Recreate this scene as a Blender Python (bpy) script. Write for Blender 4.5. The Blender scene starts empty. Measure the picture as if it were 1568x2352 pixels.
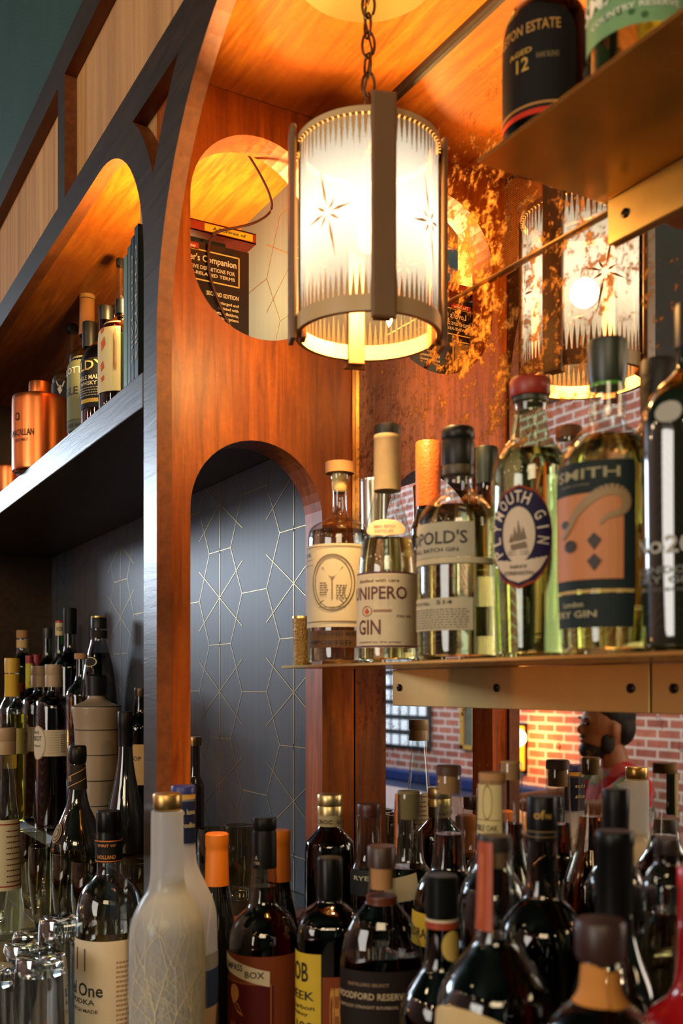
import bpy, bmesh, math, random
from mathutils import Vector, Matrix, noise
random.seed(7)
C = bpy.context.scene.collection
SC = bpy.context.scene
PI = math.pi
E = 1.5                      # eye height above the floor
F = 2287.0                   # focal length in pixels of the 1568x2352 frame
SN, CS = 0.4982, 0.8671      # the camera looks along (-CS, SN, 0)

# ------------------------------------------------------------------ camera, light, exposure
cam = bpy.data.cameras.new('camera'); camo = bpy.data.objects.new('camera', cam); C.objects.link(camo)
camo.location = (0, 0, E); camo.rotation_euler = (PI/2, 0, math.atan2(CS, SN))
cam.sensor_fit = 'VERTICAL'; cam.sensor_height = 36; cam.sensor_width = 24
cam.lens = F/2352*36; cam.shift_y = (1575-1176)/2352
cam.clip_start = .02; cam.clip_end = 60
cam.dof.use_dof = True; cam.dof.focus_distance = 1.45; cam.dof.aperture_fstop = 6.3
SC.camera = camo
SC.view_settings.view_transform = 'Standard'; SC.view_settings.look = 'None'
SC.view_settings.gamma = 1; SC.view_settings.use_curve_mapping = False
SC.view_settings.exposure = 0.0
SC.cycles.max_bounces = 12; SC.cycles.transmission_bounces = 8; SC.cycles.glossy_bounces = 5
SC.cycles.diffuse_bounces = 3; SC.cycles.transparent_max_bounces = 28
SC.cycles.caustics_reflective = False; SC.cycles.caustics_refractive = False
SC.cycles.sample_clamp_indirect = 30.0; SC.cycles.sample_clamp_direct = 30

world = bpy.data.worlds.new('world'); SC.world = world; world.use_nodes = True
world.node_tree.nodes['Background'].inputs[0].default_value = (.55, .65, .8, 1)
world.node_tree.nodes['Background'].inputs[1].default_value = .02

def area(name, loc, direction, sx, sy, power, col):
    l = bpy.data.lights.new(name, 'AREA'); l.shape = 'RECTANGLE'; l.size = sx; l.size_y = sy
    l.energy = power; l.color = col
    o = bpy.data.objects.new(name, l); C.objects.link(o); o.location = loc
    o.rotation_euler = Vector(direction).to_track_quat('-Z', 'Y').to_euler()
    return o
def point(name, loc, power, col, r=.03):
    l = bpy.data.lights.new(name, 'POINT'); l.energy = power; l.color = col; l.shadow_soft_size = r
    o = bpy.data.objects.new(name, l); C.objects.link(o); o.location = loc
    return o
DAY = (.72, .85, 1.0); WARM = (1.0, .58, .22)
area('daylight_through_front_window', (-10.7, -2.6, E+1.72), (1, .24, -.15), 3.6, 1.3, 300, DAY)
area('side_fill', (.6, -4.45, E+.6), (-.15, 1, -.15), 2.2, 1.8, 105, (1, .93, .84))  # added fill for the front bottles; no window is built here
area('warm_front_fill', (1.9, -1.3, E+1.15), (-.85, .5, -.33), 1.2, .5, 21, (1, .76, .46))  # unseen warm fill added to brighten the gin labels and the frame
area('brick_wall_fill', (-5.5, -1.4, E+2.3), (-.1, -1, -.75), 4.0, .8, 150, (1, .93, .86))  # unseen fill added to brighten the brick wall in the mirror
BULBS = [(.9,-.9,.9,6),(.3,-1.6,1.0,7),(-.6,-1.9,1.05,7),(-1.5,-2.0,1.0,7),(1.4,-.2,.9,5),(.7,-2.6,1.2,6),(-2.4,-2.2,1.1,5),
         (2.2,-1.4,1.1,5),(-.2,-3.0,1.3,6),(-3.4,-2.6,1.2,5),(1.9,.3,.8,5),(1.2,-1.4,1.0,6),(-1.0,-1.2,1.2,4),(1.6,-2.2,1.2,5)]
for x, y, z, p in BULBS: point('room_bulb', (x, y, E+z), p, (1, .72, .42), .022)

# ------------------------------------------------------------------ helpers
def W(u, Y, z=0.0):                       # a point at depth Y on the sight line of column u
    r = (u-784)/F
    return Vector((Y*(SN*r-CS), Y*(CS*r+SN), E+z))
def on_x(u, v, xp):
    r = (u-784)/F; Y = xp/(SN*r-CS); return Vector((xp, Y*(CS*r+SN), E+(1575-v)/F*Y))
def on_y(u, v, yp):
    r = (u-784)/F; Y = yp/(CS*r+SN); return Vector((Y*(SN*r-CS), yp, E+(1575-v)/F*Y))
def lin(c): return tuple(((x/255)/12.92 if x <= 10 else (((x/255)+.055)/1.055)**2.4) for x in c)
MATS = {}
def newmat(key):
    m = bpy.data.materials.new(key); m.use_nodes = True; nt = m.node_tree
    return m, nt, nt.nodes['Principled BSDF'], nt.nodes['Material Output']
def pbr(col, rough=.5, metal=0, key=None, spec=.5, coat=0, trans=0, ior=1.45, bump=None, emit=None, subs=0, var=None):
    k = key or ('pbr', col, rough, metal, spec, coat, trans, ior, bump, emit, subs, var)
    if k in MATS: return MATS[k]
    m, nt, b, out = newmat(str(key or 'surface'))
    l = lin(col)+(1,)
    b.inputs['Base Color'].default_value = l; b.inputs['Roughness'].default_value = rough
    b.inputs['Metallic'].default_value = metal; b.inputs['Specular IOR Level'].default_value = spec
    b.inputs['Coat Weight'].default_value = coat; b.inputs['Transmission Weight'].default_value = trans
    b.inputs['IOR'].default_value = ior
    N = nt.nodes.new; L = nt.links.new
    if emit: b.inputs['Emission Color'].default_value = lin(emit[:3])+(1,); b.inputs['Emission Strength'].default_value = emit[3]
    if var:                               # (scale, amount) subtle real variation of the paint or paper
        tc = N('ShaderNodeTexCoord'); n = N('ShaderNodeTexNoise'); n.inputs['Scale'].default_value = var[0]; n.inputs['Detail'].default_value = 6
        L(tc.outputs['Object'], n.inputs['Vector']); mx = N('ShaderNodeMix'); mx.data_type = 'RGBA'
        mx.inputs[6].default_value = l; mx.inputs[7].default_value = tuple(x*(1-var[1]) for x in l[:3])+(1,)
        L(n.outputs['Fac'], mx.inputs[0]); L(mx.outputs[2], b.inputs['Base Color'])
    if bump:
        tc = N('ShaderNodeTexCoord'); n = N('ShaderNodeTexNoise'); n.inputs['Scale'].default_value = bump[0]; n.inputs['Detail'].default_value = 4
        bp = N('ShaderNodeBump'); bp.inputs['Strength'].default_value = bump[1]; bp.inputs['Distance'].default_value = .002
        L(tc.outputs['Object'], n.inputs['Vector']); L(n.outputs['Fac'], bp.inputs['Height']); L(bp.outputs[0], b.inputs['Normal'])
    MATS[k] = m; return m
def glassm(tint=(235, 240, 238), rough=.02, edge=.85, milk=0.0, base=.05):
    k = ('glass', tint, rough, edge, milk, base)
    if k in MATS: return MATS[k]
    m, nt, b, out = newmat('glass'); nt.nodes.remove(b); N = nt.nodes.new; L = nt.links.new
    t = N('ShaderNodeBsdfTransparent'); t.inputs[0].default_value = lin(tint)+(1,)
    g = N('ShaderNodeBsdfGlossy'); g.inputs['Roughness'].default_value = rough; g.inputs['Color'].default_value = (1, 1, 1, 1)
    lw = N('ShaderNodeLayerWeight'); lw.inputs[0].default_value = .5
    p = N('ShaderNodeMath'); p.operation = 'POWER'; p.inputs[1].default_value = 3.2; L(lw.outputs['Facing'], p.inputs[0])
    ma = N('ShaderNodeMath'); ma.operation = 'MULTIPLY_ADD'; ma.inputs[1].default_value = edge; ma.inputs[2].default_value = base; L(p.outputs[0], ma.inputs[0])
    mx = N('ShaderNodeMixShader'); L(ma.outputs[0], mx.inputs[0]); L(t.outputs[0], mx.inputs[1]); L(g.outputs[0], mx.inputs[2])
    res = mx
    if milk:                              # frosted glass scatters part of the light
        d = N('ShaderNodeBsdfDiffuse'); d.inputs[0].default_value = (.8, .8, .8, 1); tr = N('ShaderNodeBsdfTranslucent'); tr.inputs[0].default_value = (.8, .8, .8, 1)
        a = N('ShaderNodeMixShader'); L(d.outputs[0], a.inputs[1]); L(tr.outputs[0], a.inputs[2])
        r2 = N('ShaderNodeMixShader'); r2.inputs[0].default_value = milk; L(mx.outputs[0], r2.inputs[1]); L(a.outputs[0], r2.inputs[2]); res = r2
    L(res.outputs[0], out.inputs['Surface']); MATS[k] = m; return m
def liquidm(col, rough=0.0, ior=1.34):
    return pbr(col, rough, trans=1.0, ior=ior)
def paper(col, rough=.65): return pbr(col, rough, spec=.25, var=(60, .12))
def ink(col): return pbr(col, .55)
def metal(col, rough=.25): return pbr(col, rough, metal=1)
def woodm(key, c1, c2, c3, axis, rough=.35, coat=.3, flame=1.0):
    if key in MATS: return MATS[key]
    m, nt, b, out = newmat(key); N = nt.nodes.new; L = nt.links.new
    tc = N('ShaderNodeTexCoord'); mp = N('ShaderNodeMapping'); L(tc.outputs['Object'], mp.inputs['Vector'])
    s = [26, 26, 26]; s[axis] = 2.2; mp.inputs['Scale'].default_value = s
    n = N('ShaderNodeTexNoise'); n.inputs['Scale'].default_value = 3; n.inputs['Detail'].default_value = 9; n.inputs['Roughness'].default_value = .62; n.inputs['Distortion'].default_value = .9*flame
    L(mp.outputs[0], n.inputs['Vector'])
    n2 = N('ShaderNodeTexNoise'); n2.inputs['Scale'].default_value = 7; n2.inputs['Detail'].default_value = 5; L(tc.outputs['Object'], n2.inputs['Vector'])
    n3 = N('ShaderNodeTexNoise'); n3.inputs['Scale'].default_value = 160; n3.inputs['Detail'].default_value = 3; L(tc.outputs['Object'], n3.inputs['Vector'])
    r = N('ShaderNodeValToRGB'); L(n.outputs['Fac'], r.inputs[0])
    r.color_ramp.elements[0].position = .3; r.color_ramp.elements[0].color = lin(c1)+(1,)
    r.color_ramp.elements[1].position = .72; r.color_ramp.elements[1].color = lin(c2)+(1,)
    mx = N('ShaderNodeMix'); mx.data_type = 'RGBA'; L(r.outputs[0], mx.inputs[6]); mx.inputs[7].default_value = lin(c3)+(1,)
    r2 = N('ShaderNodeValToRGB'); L(n2.outputs['Fac'], r2.inputs[0]); r2.color_ramp.elements[0].position = .42; r2.color_ramp.elements[1].position = .75
    L(r2.outputs[0], mx.inputs[0])
    mx2 = N('ShaderNodeMix'); mx2.data_type = 'RGBA'; mx2.blend_type = 'MULTIPLY'; mx2.inputs[0].default_value = .35
    L(mx.outputs[2], mx2.inputs[6]); L(n3.outputs['Fac'], mx2.inputs[7]); L(mx2.outputs[2], b.inputs['Base Color'])
    b.inputs['Roughness'].default_value = rough; b.inputs['Specular IOR Level'].default_value = .36; b.inputs['Coat Weight'].default_value = coat; b.inputs['Coat Roughness'].default_value = .36
    bp = N('ShaderNodeBump'); bp.inputs['Strength'].default_value = .25; bp.inputs['Distance'].default_value = .0012; L(n.outputs['Fac'], bp.inputs['Height']); L(bp.outputs[0], b.inputs['Normal'])
    MATS[key] = m; return m
WOOD_V = lambda: woodm('stained_birch_upright', (112, 46, 8), (204, 108, 20), (146, 64, 12), 2, .42, .14)
WOOD_H = lambda: woodm('stained_birch_flat', (126, 58, 12), (210, 122, 30), (158, 78, 18), 0, .45, .12)
WOOD_D = lambda: woodm('espresso_oak', (44, 30, 19), (74, 54, 36), (52, 37, 24), 0, .33, .06)
WOOD_E = lambda: woodm('plywood_edge', (104, 54, 22), (146, 80, 34), (86, 42, 18), 0, .55, .05, .4)

def mesh_from(verts, faces, name='m', smooth=False, mats=(), sharp=None):
    me = bpy.data.meshes.new(name); me.from_pydata([tuple(v) for v in verts], [], faces); me.update()
    for m in mats: me.materials.append(m)
    if smooth:
        for p in me.polygons: p.use_smooth = True
        if sharp: me.set_sharp_from_angle(angle=math.radians(sharp))
    return me
def tag(o, label, cat, group=None, kind=None):
    if label: o['label'] = label
    if cat: o['category'] = cat
    if group: o['group'] = group
    if kind: o['kind'] = kind
    return o
def link(name, me, parent=None, loc=None, rz=0):
    o = bpy.data.objects.new(name, me); C.objects.link(o)
    if parent: o.parent = parent
    if loc is not None: o.location = loc
    if rz: o.rotation_euler = (0, 0, rz)
    return o
def thing(name, label, cat, loc=(0, 0, 0), rz=0, group=None):
    o = link(name, None, None, loc, rz); o.empty_display_size = .02
    return tag(o, label, cat, group)
def struct(name, me, loc=None): return tag(link(name, me, None, loc), None, None, kind='structure')
class MB:                                 # collects shapes for ONE mesh
    def __init__(s): s.v = []; s.f = []; s.mi = []
    def box(s, x0, x1, y0, y1, z0, z1, mi=0):
        n = len(s.v); s.v += [(x, y, z) for x in (x0, x1) for y in (y0, y1) for z in (z0, z1)]
        s.f += [tuple(n+i for i in q) for q in ((0,1,3,2),(4,6,7,5),(0,4,5,1),(2,3,7,6),(0,2,6,4),(1,5,7,3))]; s.mi += [mi]*6; return s
    def add(s, vs, fs, mi=0):
        n = len(s.v); s.v += [tuple(v) for v in vs]; s.f += [tuple(n+i for i in f) for f in fs]; s.mi += [mi]*len(fs); return s
    def tube(s, pts, r, seg=8, mi=0, closed=False):
        pts = [Vector(p) for p in pts]; vs = []; fs = []; n = len(pts)
        for i, p in enumerate(pts):
            a = pts[(i-1) % n] if (closed or i) else p; b = pts[(i+1) % n] if (closed or i < n-1) else p
            t = (b-a).normalized(); up = Vector((0, 0, 1)) if abs(t.z) < .9 else Vector((0, 1, 0))
            e1 = t.cross(up).normalized(); e2 = t.cross(e1)
            for k in range(seg):
                q = 2*PI*k/seg; vs.append(p+(e1*math.cos(q)+e2*math.sin(q))*r)
        for i in range(n if closed else n-1):
            for k in range(seg):
                a = i*seg+k; b = i*seg+(k+1) % seg; c = ((i+1) % n)*seg
                fs.append((a, b, c+(k+1) % seg, c+k))
        if not closed: fs.append(tuple(range(seg))); fs.append(tuple((n-1)*seg+k for k in reversed(range(seg))))
        return s.add(vs, fs, mi)
    def mesh(s, mats, smooth=False, sharp=35, bev=0):
        me = mesh_from(s.v, s.f, 'm', smooth, mats, sharp)
        for p, i in zip(me.polygons, s.mi): p.material_index = i
        if bev:
            bm = bmesh.new(); bm.from_mesh(me)
            bmesh.ops.bevel(bm, geom=[e for e in bm.edges if e.calc_length() > bev*3], offset=bev, segments=2, affect='EDGES', profile=.5)
            bm.to_mesh(me); bm.free()
        return me
def rad_at(prof, z):
    for (r0, z0), (r1, z1) in zip(prof, prof[1:]):
        if z0 <= z <= z1: return r0+(r1-r0)*((z-z0)/(z1-z0) if z1 > z0 else 0)
    return prof[0][0] if z < prof[0][1] else prof[-1][0]
def xs(r, a, sq, asp):                    # cross section: circle, or a rounded square when sq > 2
    c, s = math.cos(a), math.sin(a)
    k = 1.0 if sq == 2 else (abs(c)**sq+abs(s)**sq)**(-1/sq)
    return (r*k*c*asp, r*k*s)
def lathe(prof, mat, seg=40, sq=2, asp=1, capb=True, capt=True, fx=None, sharp=40):
    vs = []; fs = []; n = len(prof)
    for r, z in prof:
        for k in range(seg):
            a = 2*PI*k/seg; x, y = xs(r*(fx(a, z) if fx else 1), a, sq, asp); vs.append((x, y, z))
    for i in range(n-1):
        for k in range(seg):
            k2 = (k+1) % seg; fs.append((i*seg+k, i*seg+k2, (i+1)*seg+k2, (i+1)*seg+k))
    if capb: fs.append(tuple(reversed(range(seg))))
    if capt: fs.append(tuple((n-1)*seg+k for k in range(seg)))
    return mesh_from(vs, fs, 'lathe', True, [mat], sharp)
def chaikin(p, it=2):
    for _ in range(it):
        q = [p[0]]
        for a, b in zip(p, p[1:]):
            q += [(a[0]*.75+b[0]*.25, a[1]*.75+b[1]*.25), (a[0]*.25+b[0]*.75, a[1]*.25+b[1]*.75)]
        q.append(p[-1]); p = q
    return p
TC = {}
def text_shape(s):                        # outlines of a string, filled, in unit box coordinates
    if s in TC: return TC[s]
    cu = bpy.data.curves.new('t', 'FONT'); cu.body = s; cu.resolution_u = 2; cu.offset = .014; cu.fill_mode = 'FRONT'
    o = bpy.data.objects.new('t', cu); C.objects.link(o)
    dg = bpy.context.evaluated_depsgraph_get(); ev = o.evaluated_get(dg); me = ev.to_mesh()
    vs = [(v.co.x, v.co.y) for v in me.vertices]; fs = [tuple(p.vertices) for p in me.polygons]
    ev.to_mesh_clear(); bpy.data.objects.remove(o); bpy.data.curves.remove(cu)
    if not vs: TC[s] = ([], []); return TC[s]
    x0 = min(v[0] for v in vs); x1 = max(v[0] for v in vs); y0 = min(v[1] for v in vs); y1 = max(v[1] for v in vs)
    TC[s] = ([((x-x0)/(x1-x0)-.5, (y-y0)/(y1-y0)-.5) for x, y in vs], fs); return TC[s]
def plate(loops, depth, mats, side_mi=0):   # 2D loops (outer first, then holes) as a slab of z from 0 to depth
    cu = bpy.data.curves.new('p', 'CURVE'); cu.dimensions = '2D'; cu.fill_mode = 'BOTH'; cu.extrude = depth/2
    for lp in loops:
        sp = cu.splines.new('POLY'); sp.points.add(len(lp)-1)
        for p, (x, y) in zip(sp.points, lp): p.co = (x, y, 0, 1)
        sp.use_cyclic_u = True
    o = bpy.data.objects.new('p', cu); C.objects.link(o)
    dg = bpy.context.evaluated_depsgraph_get(); ev = o.evaluated_get(dg); src = ev.to_mesh()
    me = bpy.data.meshes.new('plate'); me.from_pydata([(v.co.x, v.co.y, v.co.z+depth/2) for v in src.vertices], [], [tuple(p.vertices) for p in src.polygons])
    ev.to_mesh_clear(); bpy.data.objects.remove(o); bpy.data.curves.remove(cu)
    for m in mats: me.materials.append(m)
    me.update()
    for p in me.polygons: p.material_index = side_mi if abs(p.normal.z) < .5 else 0
    return me
def warp(me, f):
    for v in me.vertices: v.co = f(v.co)
    me.update()
    bm = bmesh.new(); bm.from_mesh(me); bmesh.ops.recalc_face_normals(bm, faces=bm.faces); bm.to_mesh(me); bm.free(); return me
def arc(cx, cz, r, a0, a1, n=16): return [(cx+r*math.cos(math.radians(a0+(a1-a0)*i/n)), cz+r*math.sin(math.radians(a0+(a1-a0)*i/n))) for i in range(n+1)]
def blob(mb, c, rx, ry, rz, mi=0, nu=20, nv=12, rot=None, amp=0, sc=20):
    vs = []; fs = []
    for j in range(nv+1):
        t = PI*j/nv
        for i in range(nu):
            p = 2*PI*i/nu; v = Vector((rx*math.sin(t)*math.cos(p), ry*math.sin(t)*math.sin(p), rz*math.cos(t)))
            if amp: v *= 1+amp*noise.noise(v*sc+Vector(c))
            if rot: v = rot @ v
            vs.append(v+Vector(c))
    for j in range(nv):
        for i in range(nu): fs.append((j*nu+i, (j+1)*nu+i, (j+1)*nu+(i+1) % nu, j*nu+(i+1) % nu))
    mb.add(vs, fs, mi)

# ------------------------------------------------------------------ room shell
brick, nt, b, out = newmat('brick_wall')
N = nt.nodes.new; L = nt.links.new
tc = N('ShaderNodeTexCoord'); sp = N('ShaderNodeSeparateXYZ'); cb = N('ShaderNodeCombineXYZ'); br = N('ShaderNodeTexBrick'); nz = N('ShaderNodeTexNoise')
L(tc.outputs['Object'], sp.inputs[0]); ad = N('ShaderNodeMath'); ad.operation = 'ADD'; L(sp.outputs['X'], ad.inputs[0]); L(sp.outputs['Y'], ad.inputs[1])
L(ad.outputs[0], cb.inputs['X']); L(sp.outputs['Z'], cb.inputs['Y']); L(cb.outputs[0], br.inputs['Vector'])
br.inputs['Scale'].default_value = 1; br.inputs['Brick Width'].default_value = .23; br.inputs['Row Height'].default_value = .078; br.inputs['Mortar Size'].default_value = .012
br.inputs['Mortar Smooth'].default_value = .3; br.inputs['Bias'].default_value = 0
br.inputs['Color1'].default_value = lin((196, 122, 106))+(1,); br.inputs['Color2'].default_value = lin((164, 96, 86))+(1,); br.inputs['Mortar'].default_value = lin((224, 216, 216))+(1,)
nz.inputs['Scale'].default_value = 9; nz.inputs['Detail'].default_value = 8; L(tc.outputs['Object'], nz.inputs['Vector'])
mx = N('ShaderNodeMix'); mx.data_type = 'RGBA'; mx.blend_type = 'OVERLAY'; mx.inputs[0].default_value = .6; L(br.outputs['Color'], mx.inputs[6]); L(nz.outputs['Fac'], mx.inputs[7])
L(mx.outputs[2], b.inputs['Base Color']); b.inputs['Roughness'].default_value = .85
GREEN = pbr((38, 74, 66), .55, key='green_painted_plaster', bump=(220, .25), var=(7, .45))
FLOOR = woodm('floor_boards', (60, 44, 32), (96, 70, 48), (74, 54, 38), 0, .45, .2)
struct('wall_brick', MB().box(-11, 3.6, -4.75, -4.6, 0, E+2.45).mesh([brick]))
struct('wall_left', MB().box(-11.15, -11, -4.6, 3, 0, E+2.45).mesh([GREEN]))
struct('wall_right', MB().box(3.6, 3.75, -4.6, 3, 0, E+2.45).mesh([GREEN]))
struct('wall_back', MB().box(-11, 3.6, .665, .8, 0, E+2.45).mesh([GREEN]))
struct('ceiling', MB().box(-11.15, 3.75, -4.75, 3, E+2.45, E+2.6).mesh([GREEN]))
struct('floor', MB().box(-11.15, 3.75, -4.75, 3, -.1, 0).mesh([FLOOR]))
struct('wall_bulkhead', MB().box(-4.2, 1.2, .386, .664, E+.955, E+2.45).mesh([GREEN]))
# front window on the far end wall and glass-block window in the brick wall
sky = pbr((200, 215, 235), .5, key='bright_street', emit=(205, 222, 245, .95))
fm = MB().box(-10.99, -10.93, -4.5, -.7, E-1.1, E-1.02).box(-10.99, -10.93, -4.5, -.7, E+1.62, E+1.7).box(-10.99, -10.93, -4.5, -4.42, E-1.1, E+1.7).box(-10.99, -10.93, -.78, -.7, E-1.1, E+1.7).box(-10.98, -10.94, -2.63, -2.57, E-1.1, E+1.7)
struct('window_1', fm.mesh([pbr((60, 48, 40), .5)]))
gb = MB(); gf = MB().box(-10.5, -8.4, -4.6, -4.575, E-.66, E+1.0)
for i in range(12):
    for j in range(10): gb.box(-10.45+i*.17, -10.335+i*.17, -4.58, -4.56, E-.63+j*.16, E-.525+j*.16)
w2 = struct('window_2', gf.mesh([pbr((60, 66, 74), .6)])); link('glass_block', gb.mesh([sky]), w2)['kind'] = 'stuff'

# ------------------------------------------------------------------ back-bar: plywood front frame with arches
ZB = -.45                                  # the low counter of the back bar
left_arch = [(-1.1316, ZB)]+arc(-1.3116, .505, .18, 0, 90)+[(-2.6, .685), (-2.6, ZB)]
niche_arc = arc(-.7765, .395, .31, 90, 180, 20)
outer = [(-2.66, ZB), (-2.66, .9635), (-.2, .9635), (-.2, .705)]+niche_arc+[(-1.0865, ZB)]+left_arch
holes = [[(-1.494, .729), (-.26, .729), (-.26, .9128), (-1.494, .9128)], [(-2.56, .729), (-1.5336, .729), (-1.5336, .9128), (-2.56, .9128)]]
la = [p for p in arc(-1.31, .505, .225, 54, 0, 40)]; ra = [p for p in arc(-.7765, .395, .375, 129, 180, 60)]
best = min(((math.dist(a, c), i, j) for i, a in enumerate(la) for j, c in enumerate(ra)))
holes.append([p for p in la[:best[1]+1] if p[1] <= .686]+[p for p in reversed(ra[:best[2]]) if p[1] <= .686])
me = warp(plate([outer]+holes, .018, [WOOD_D(), WOOD_E()], 1), lambda c: Vector((c.x, .400-c.z, E+c.y)))
tag(link('arched_plywood_frame', me), 'dark espresso plywood face frame with rounded arches framing the back bar', 'frame')
for nm, lb, x0, x1, z0, z1 in (('woven_panel', 'large tan woven panel in the upper frame, nearest the lantern', -1.50, -.25, .72, .93), ('woven_panel', 'tan woven panel in the upper frame, far left beyond the upright', -2.57, -1.53, .72, .93), ('woven_panel', 'small three-cornered woven panel between the two arches', -1.2, -.99, .57, .70)):
    k = 'cane_cloth'
    if k not in MATS:
        m, nt, b, out = newmat(k); N = nt.nodes.new; L = nt.links.new; tc = N('ShaderNodeTexCoord')
        w1 = N('ShaderNodeTexWave'); w1.bands_direction = 'X'; w1.inputs['Scale'].default_value = 130; w1.inputs['Distortion'].default_value = 1.2
        w2_ = N('ShaderNodeTexWave'); w2_.bands_direction = 'Z'; w2_.inputs['Scale'].default_value = 110; w2_.inputs['Distortion'].default_value = .8
        nn = N('ShaderNodeTexNoise'); mpp = N('ShaderNodeMapping'); mpp.inputs['Scale'].default_value = (60, 1, 2.5); L(tc.outputs['Object'], mpp.inputs[0]); L(mpp.outputs[0], nn.inputs[0]); nn.inputs['Scale'].default_value = 1; nn.inputs['Detail'].default_value = 4
        for w in (w1, w2_): L(tc.outputs['Object'], w.inputs[0])
        mu = N('ShaderNodeMath'); mu.operation = 'MULTIPLY'; L(w1.outputs['Fac'], mu.inputs[0]); L(w2_.outputs['Fac'], mu.inputs[1])
        mm = N('ShaderNodeMath'); mm.operation = 'ADD'; L(mu.outputs[0], mm.inputs[0]); L(nn.outputs['Fac'], mm.inputs[1])
        rr = N('ShaderNodeValToRGB'); rr.color_ramp.elements[0].position = .35; rr.color_ramp.elements[0].color = lin((138, 88, 46))+(1,); rr.color_ramp.elements[1].position = 1.0; rr.color_ramp.elements[1].color = lin((222, 170, 104))+(1,)
        L(mm.outputs[0], rr.inputs[0]); L(rr.outputs[0], b.inputs['Base Color']); b.inputs['Roughness'].default_value = .8
        bp = N('ShaderNodeBump'); bp.inputs['Strength'].default_value = .5; bp.inputs['Distance'].default_value = .001; L(mu.outputs[0], bp.inputs['Height']); L(bp.outputs[0], b.inputs['Normal']); MATS[k] = m
    tri = sorted([p for p in arc(-.7765, .395, .345, 100, 175, 40) if .57 < p[1] < .70], key=lambda p: -p[1])
    tag(link(nm, MB().box(x0, x1, .4005, .405, E+z0, E+z1).mesh([MATS[k]]) if 'three' not in lb else warp(plate([[(-1.2, .57), (-1.2, .70)]+tri], .004, [MATS[k]]), lambda c: Vector((c.x, .4045-c.z, E+c.y)))), lb, 'panel', 'woven panels of the upper frame')
# wooden ceilings of the cabinet and of the niche
link_c = struct('ceiling_niche', MB().box(-1.0925, .6, .4002, .652, E+.707, E+.722).mesh([WOOD_H()]))
struct('ceiling_cabinet', MB().box(-2.6, -1.1375, .4002, .632, E+.705, E+.719).mesh([WOOD_H()]))
# divider panel with the round-ended opening and the arched opening
oy, oR = .516, .091
oval = arc(oy, .4186+oR, oR, 180, 360, 24)+arc(oy, .663-oR, oR, 0, 180, 24)
ar2 = [(.425, -.286)]+[(.6, -.286)]+arc(.5125, .2957-.0875, .0875, 0, 180, 24)
me = warp(plate([[(.4002, ZB), (.646, ZB), (.646, .7065), (.4002, .7065)], oval, ar2], .045, [WOOD_V(), WOOD_V()], 0), lambda c: Vector((-1.1375+c.z, c.x, E+c.y)))
dv = tag(link('divider_panel', me), 'orange stained plywood divider with round-ended opening above arched opening', 'panel')
inner = MB()
# cabinet: shelf, end panel, counter, wallpapered back wall
sh = tag(link('cabinet_shelf', MB().box(-2.6, -1.1385, .383, .631, E+.33, E+.372).mesh([WOOD_D()], bev=.0015)), 'thick dark wooden shelf carrying whisky bottles and books', 'shelf')
tag(link('cabinet_end_panel', MB().box(-2.64, -2.6, .4003, .632, E+ZB, E+.705).mesh([WOOD_D()])), 'stained wooden panel closing the far end of the cabinet', 'panel')
tag(link('cabinet_counter', MB().box(-2.6, -1.1385, .465, .631, E-.31, E-.286).mesh([WOOD_D()], bev=.001)), 'dark counter in the cabinet under the syrup and liqueur bottles', 'counter')
tag(link('bottle_riser', MB().box(-2.37, -1.92, .563, .631, E-.2858, E-.18).mesh([WOOD_D()], bev=.001)), 'dark riser at the back of the cabinet counter behind the liqueurs', 'riser')
tag(link('bottle_riser', MB().box(-2.58, -2.371, .482, .631, E-.2858, E-.18).mesh([WOOD_D()], bev=.001)), 'dark block in the far corner of the cabinet counter under corked bottle', 'riser')
tag(link('counter_ledge', MB().box(-2.6, -1.42, .10, .35, E-.385, E-.36).box(-2.6, -1.262, .3501, .464, E-.385, E-.36).mesh([pbr((150, 128, 84), .35, var=(12, .3))], bev=.001)), 'tan ledge below the cabinet counter carrying the champagne flutes', 'ledge')
tag(link('back_bar_base', MB().box(-1.26, .6, -.02, .646, 0, E+ZB).mesh([WOOD_D()])), 'dark low back bar counter under the front row of bottles', 'counter')
tag(link('back_bar_base', MB().box(-1.419, -1.261, -.02, .349, 0, E+ZB).mesh([WOOD_D()])), 'dark low counter under the upturned tumblers, left of the front bottles', 'counter')
tag(link('ledge_cabinet', MB().box(-2.6, -1.42, -.02, .349, 0, E-.3855).mesh([WOOD_D()])), 'dark cabinet body below the tan flute ledge', 'cabinet')
wp, nt, b, out = newmat('charcoal_wallpaper'); N = nt.nodes.new; L = nt.links.new
tc = N('ShaderNodeTexCoord'); mp = N('ShaderNodeMapping'); mp.inputs['Scale'].default_value = (200, 1, 1.5); nn = N('ShaderNodeTexNoise'); nn.inputs['Scale'].default_value = 1; nn.inputs['Detail'].default_value = 3
L(tc.outputs['Object'], mp.inputs[0]); L(mp.outputs[0], nn.inputs[0]); rr = N('ShaderNodeValToRGB'); rr.color_ramp.elements[0].color = lin((44, 47, 54))+(1,); rr.color_ramp.elements[1].color = lin((66, 70, 78))+(1,)
L(nn.outputs['Fac'], rr.inputs[0]); L(rr.outputs[0], b.inputs['Base Color']); b.inputs['Roughness'].default_value = .42
wb = MB().box(-2.6, -1.1375, .632, .66, E+ZB, E+.705)
def wline(x0, z0, x1, z1, w=.0005):
    x0, x1 = (max(-2.59, min(-1.14, q)) for q in (x0, x1))
    d = Vector((x1-x0, 0, z1-z0))
    if d.length < 1e-4: return
    n_ = Vector((-d.z, 0, d.x)).normalized()*w
    p, q = Vector((x0, .6313, E+z0)), Vector((x1, .6313, E+z1))
    wb.add([p-n_, q-n_, q+n_, p+n_], [(3, 2, 1, 0)], 1)
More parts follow.
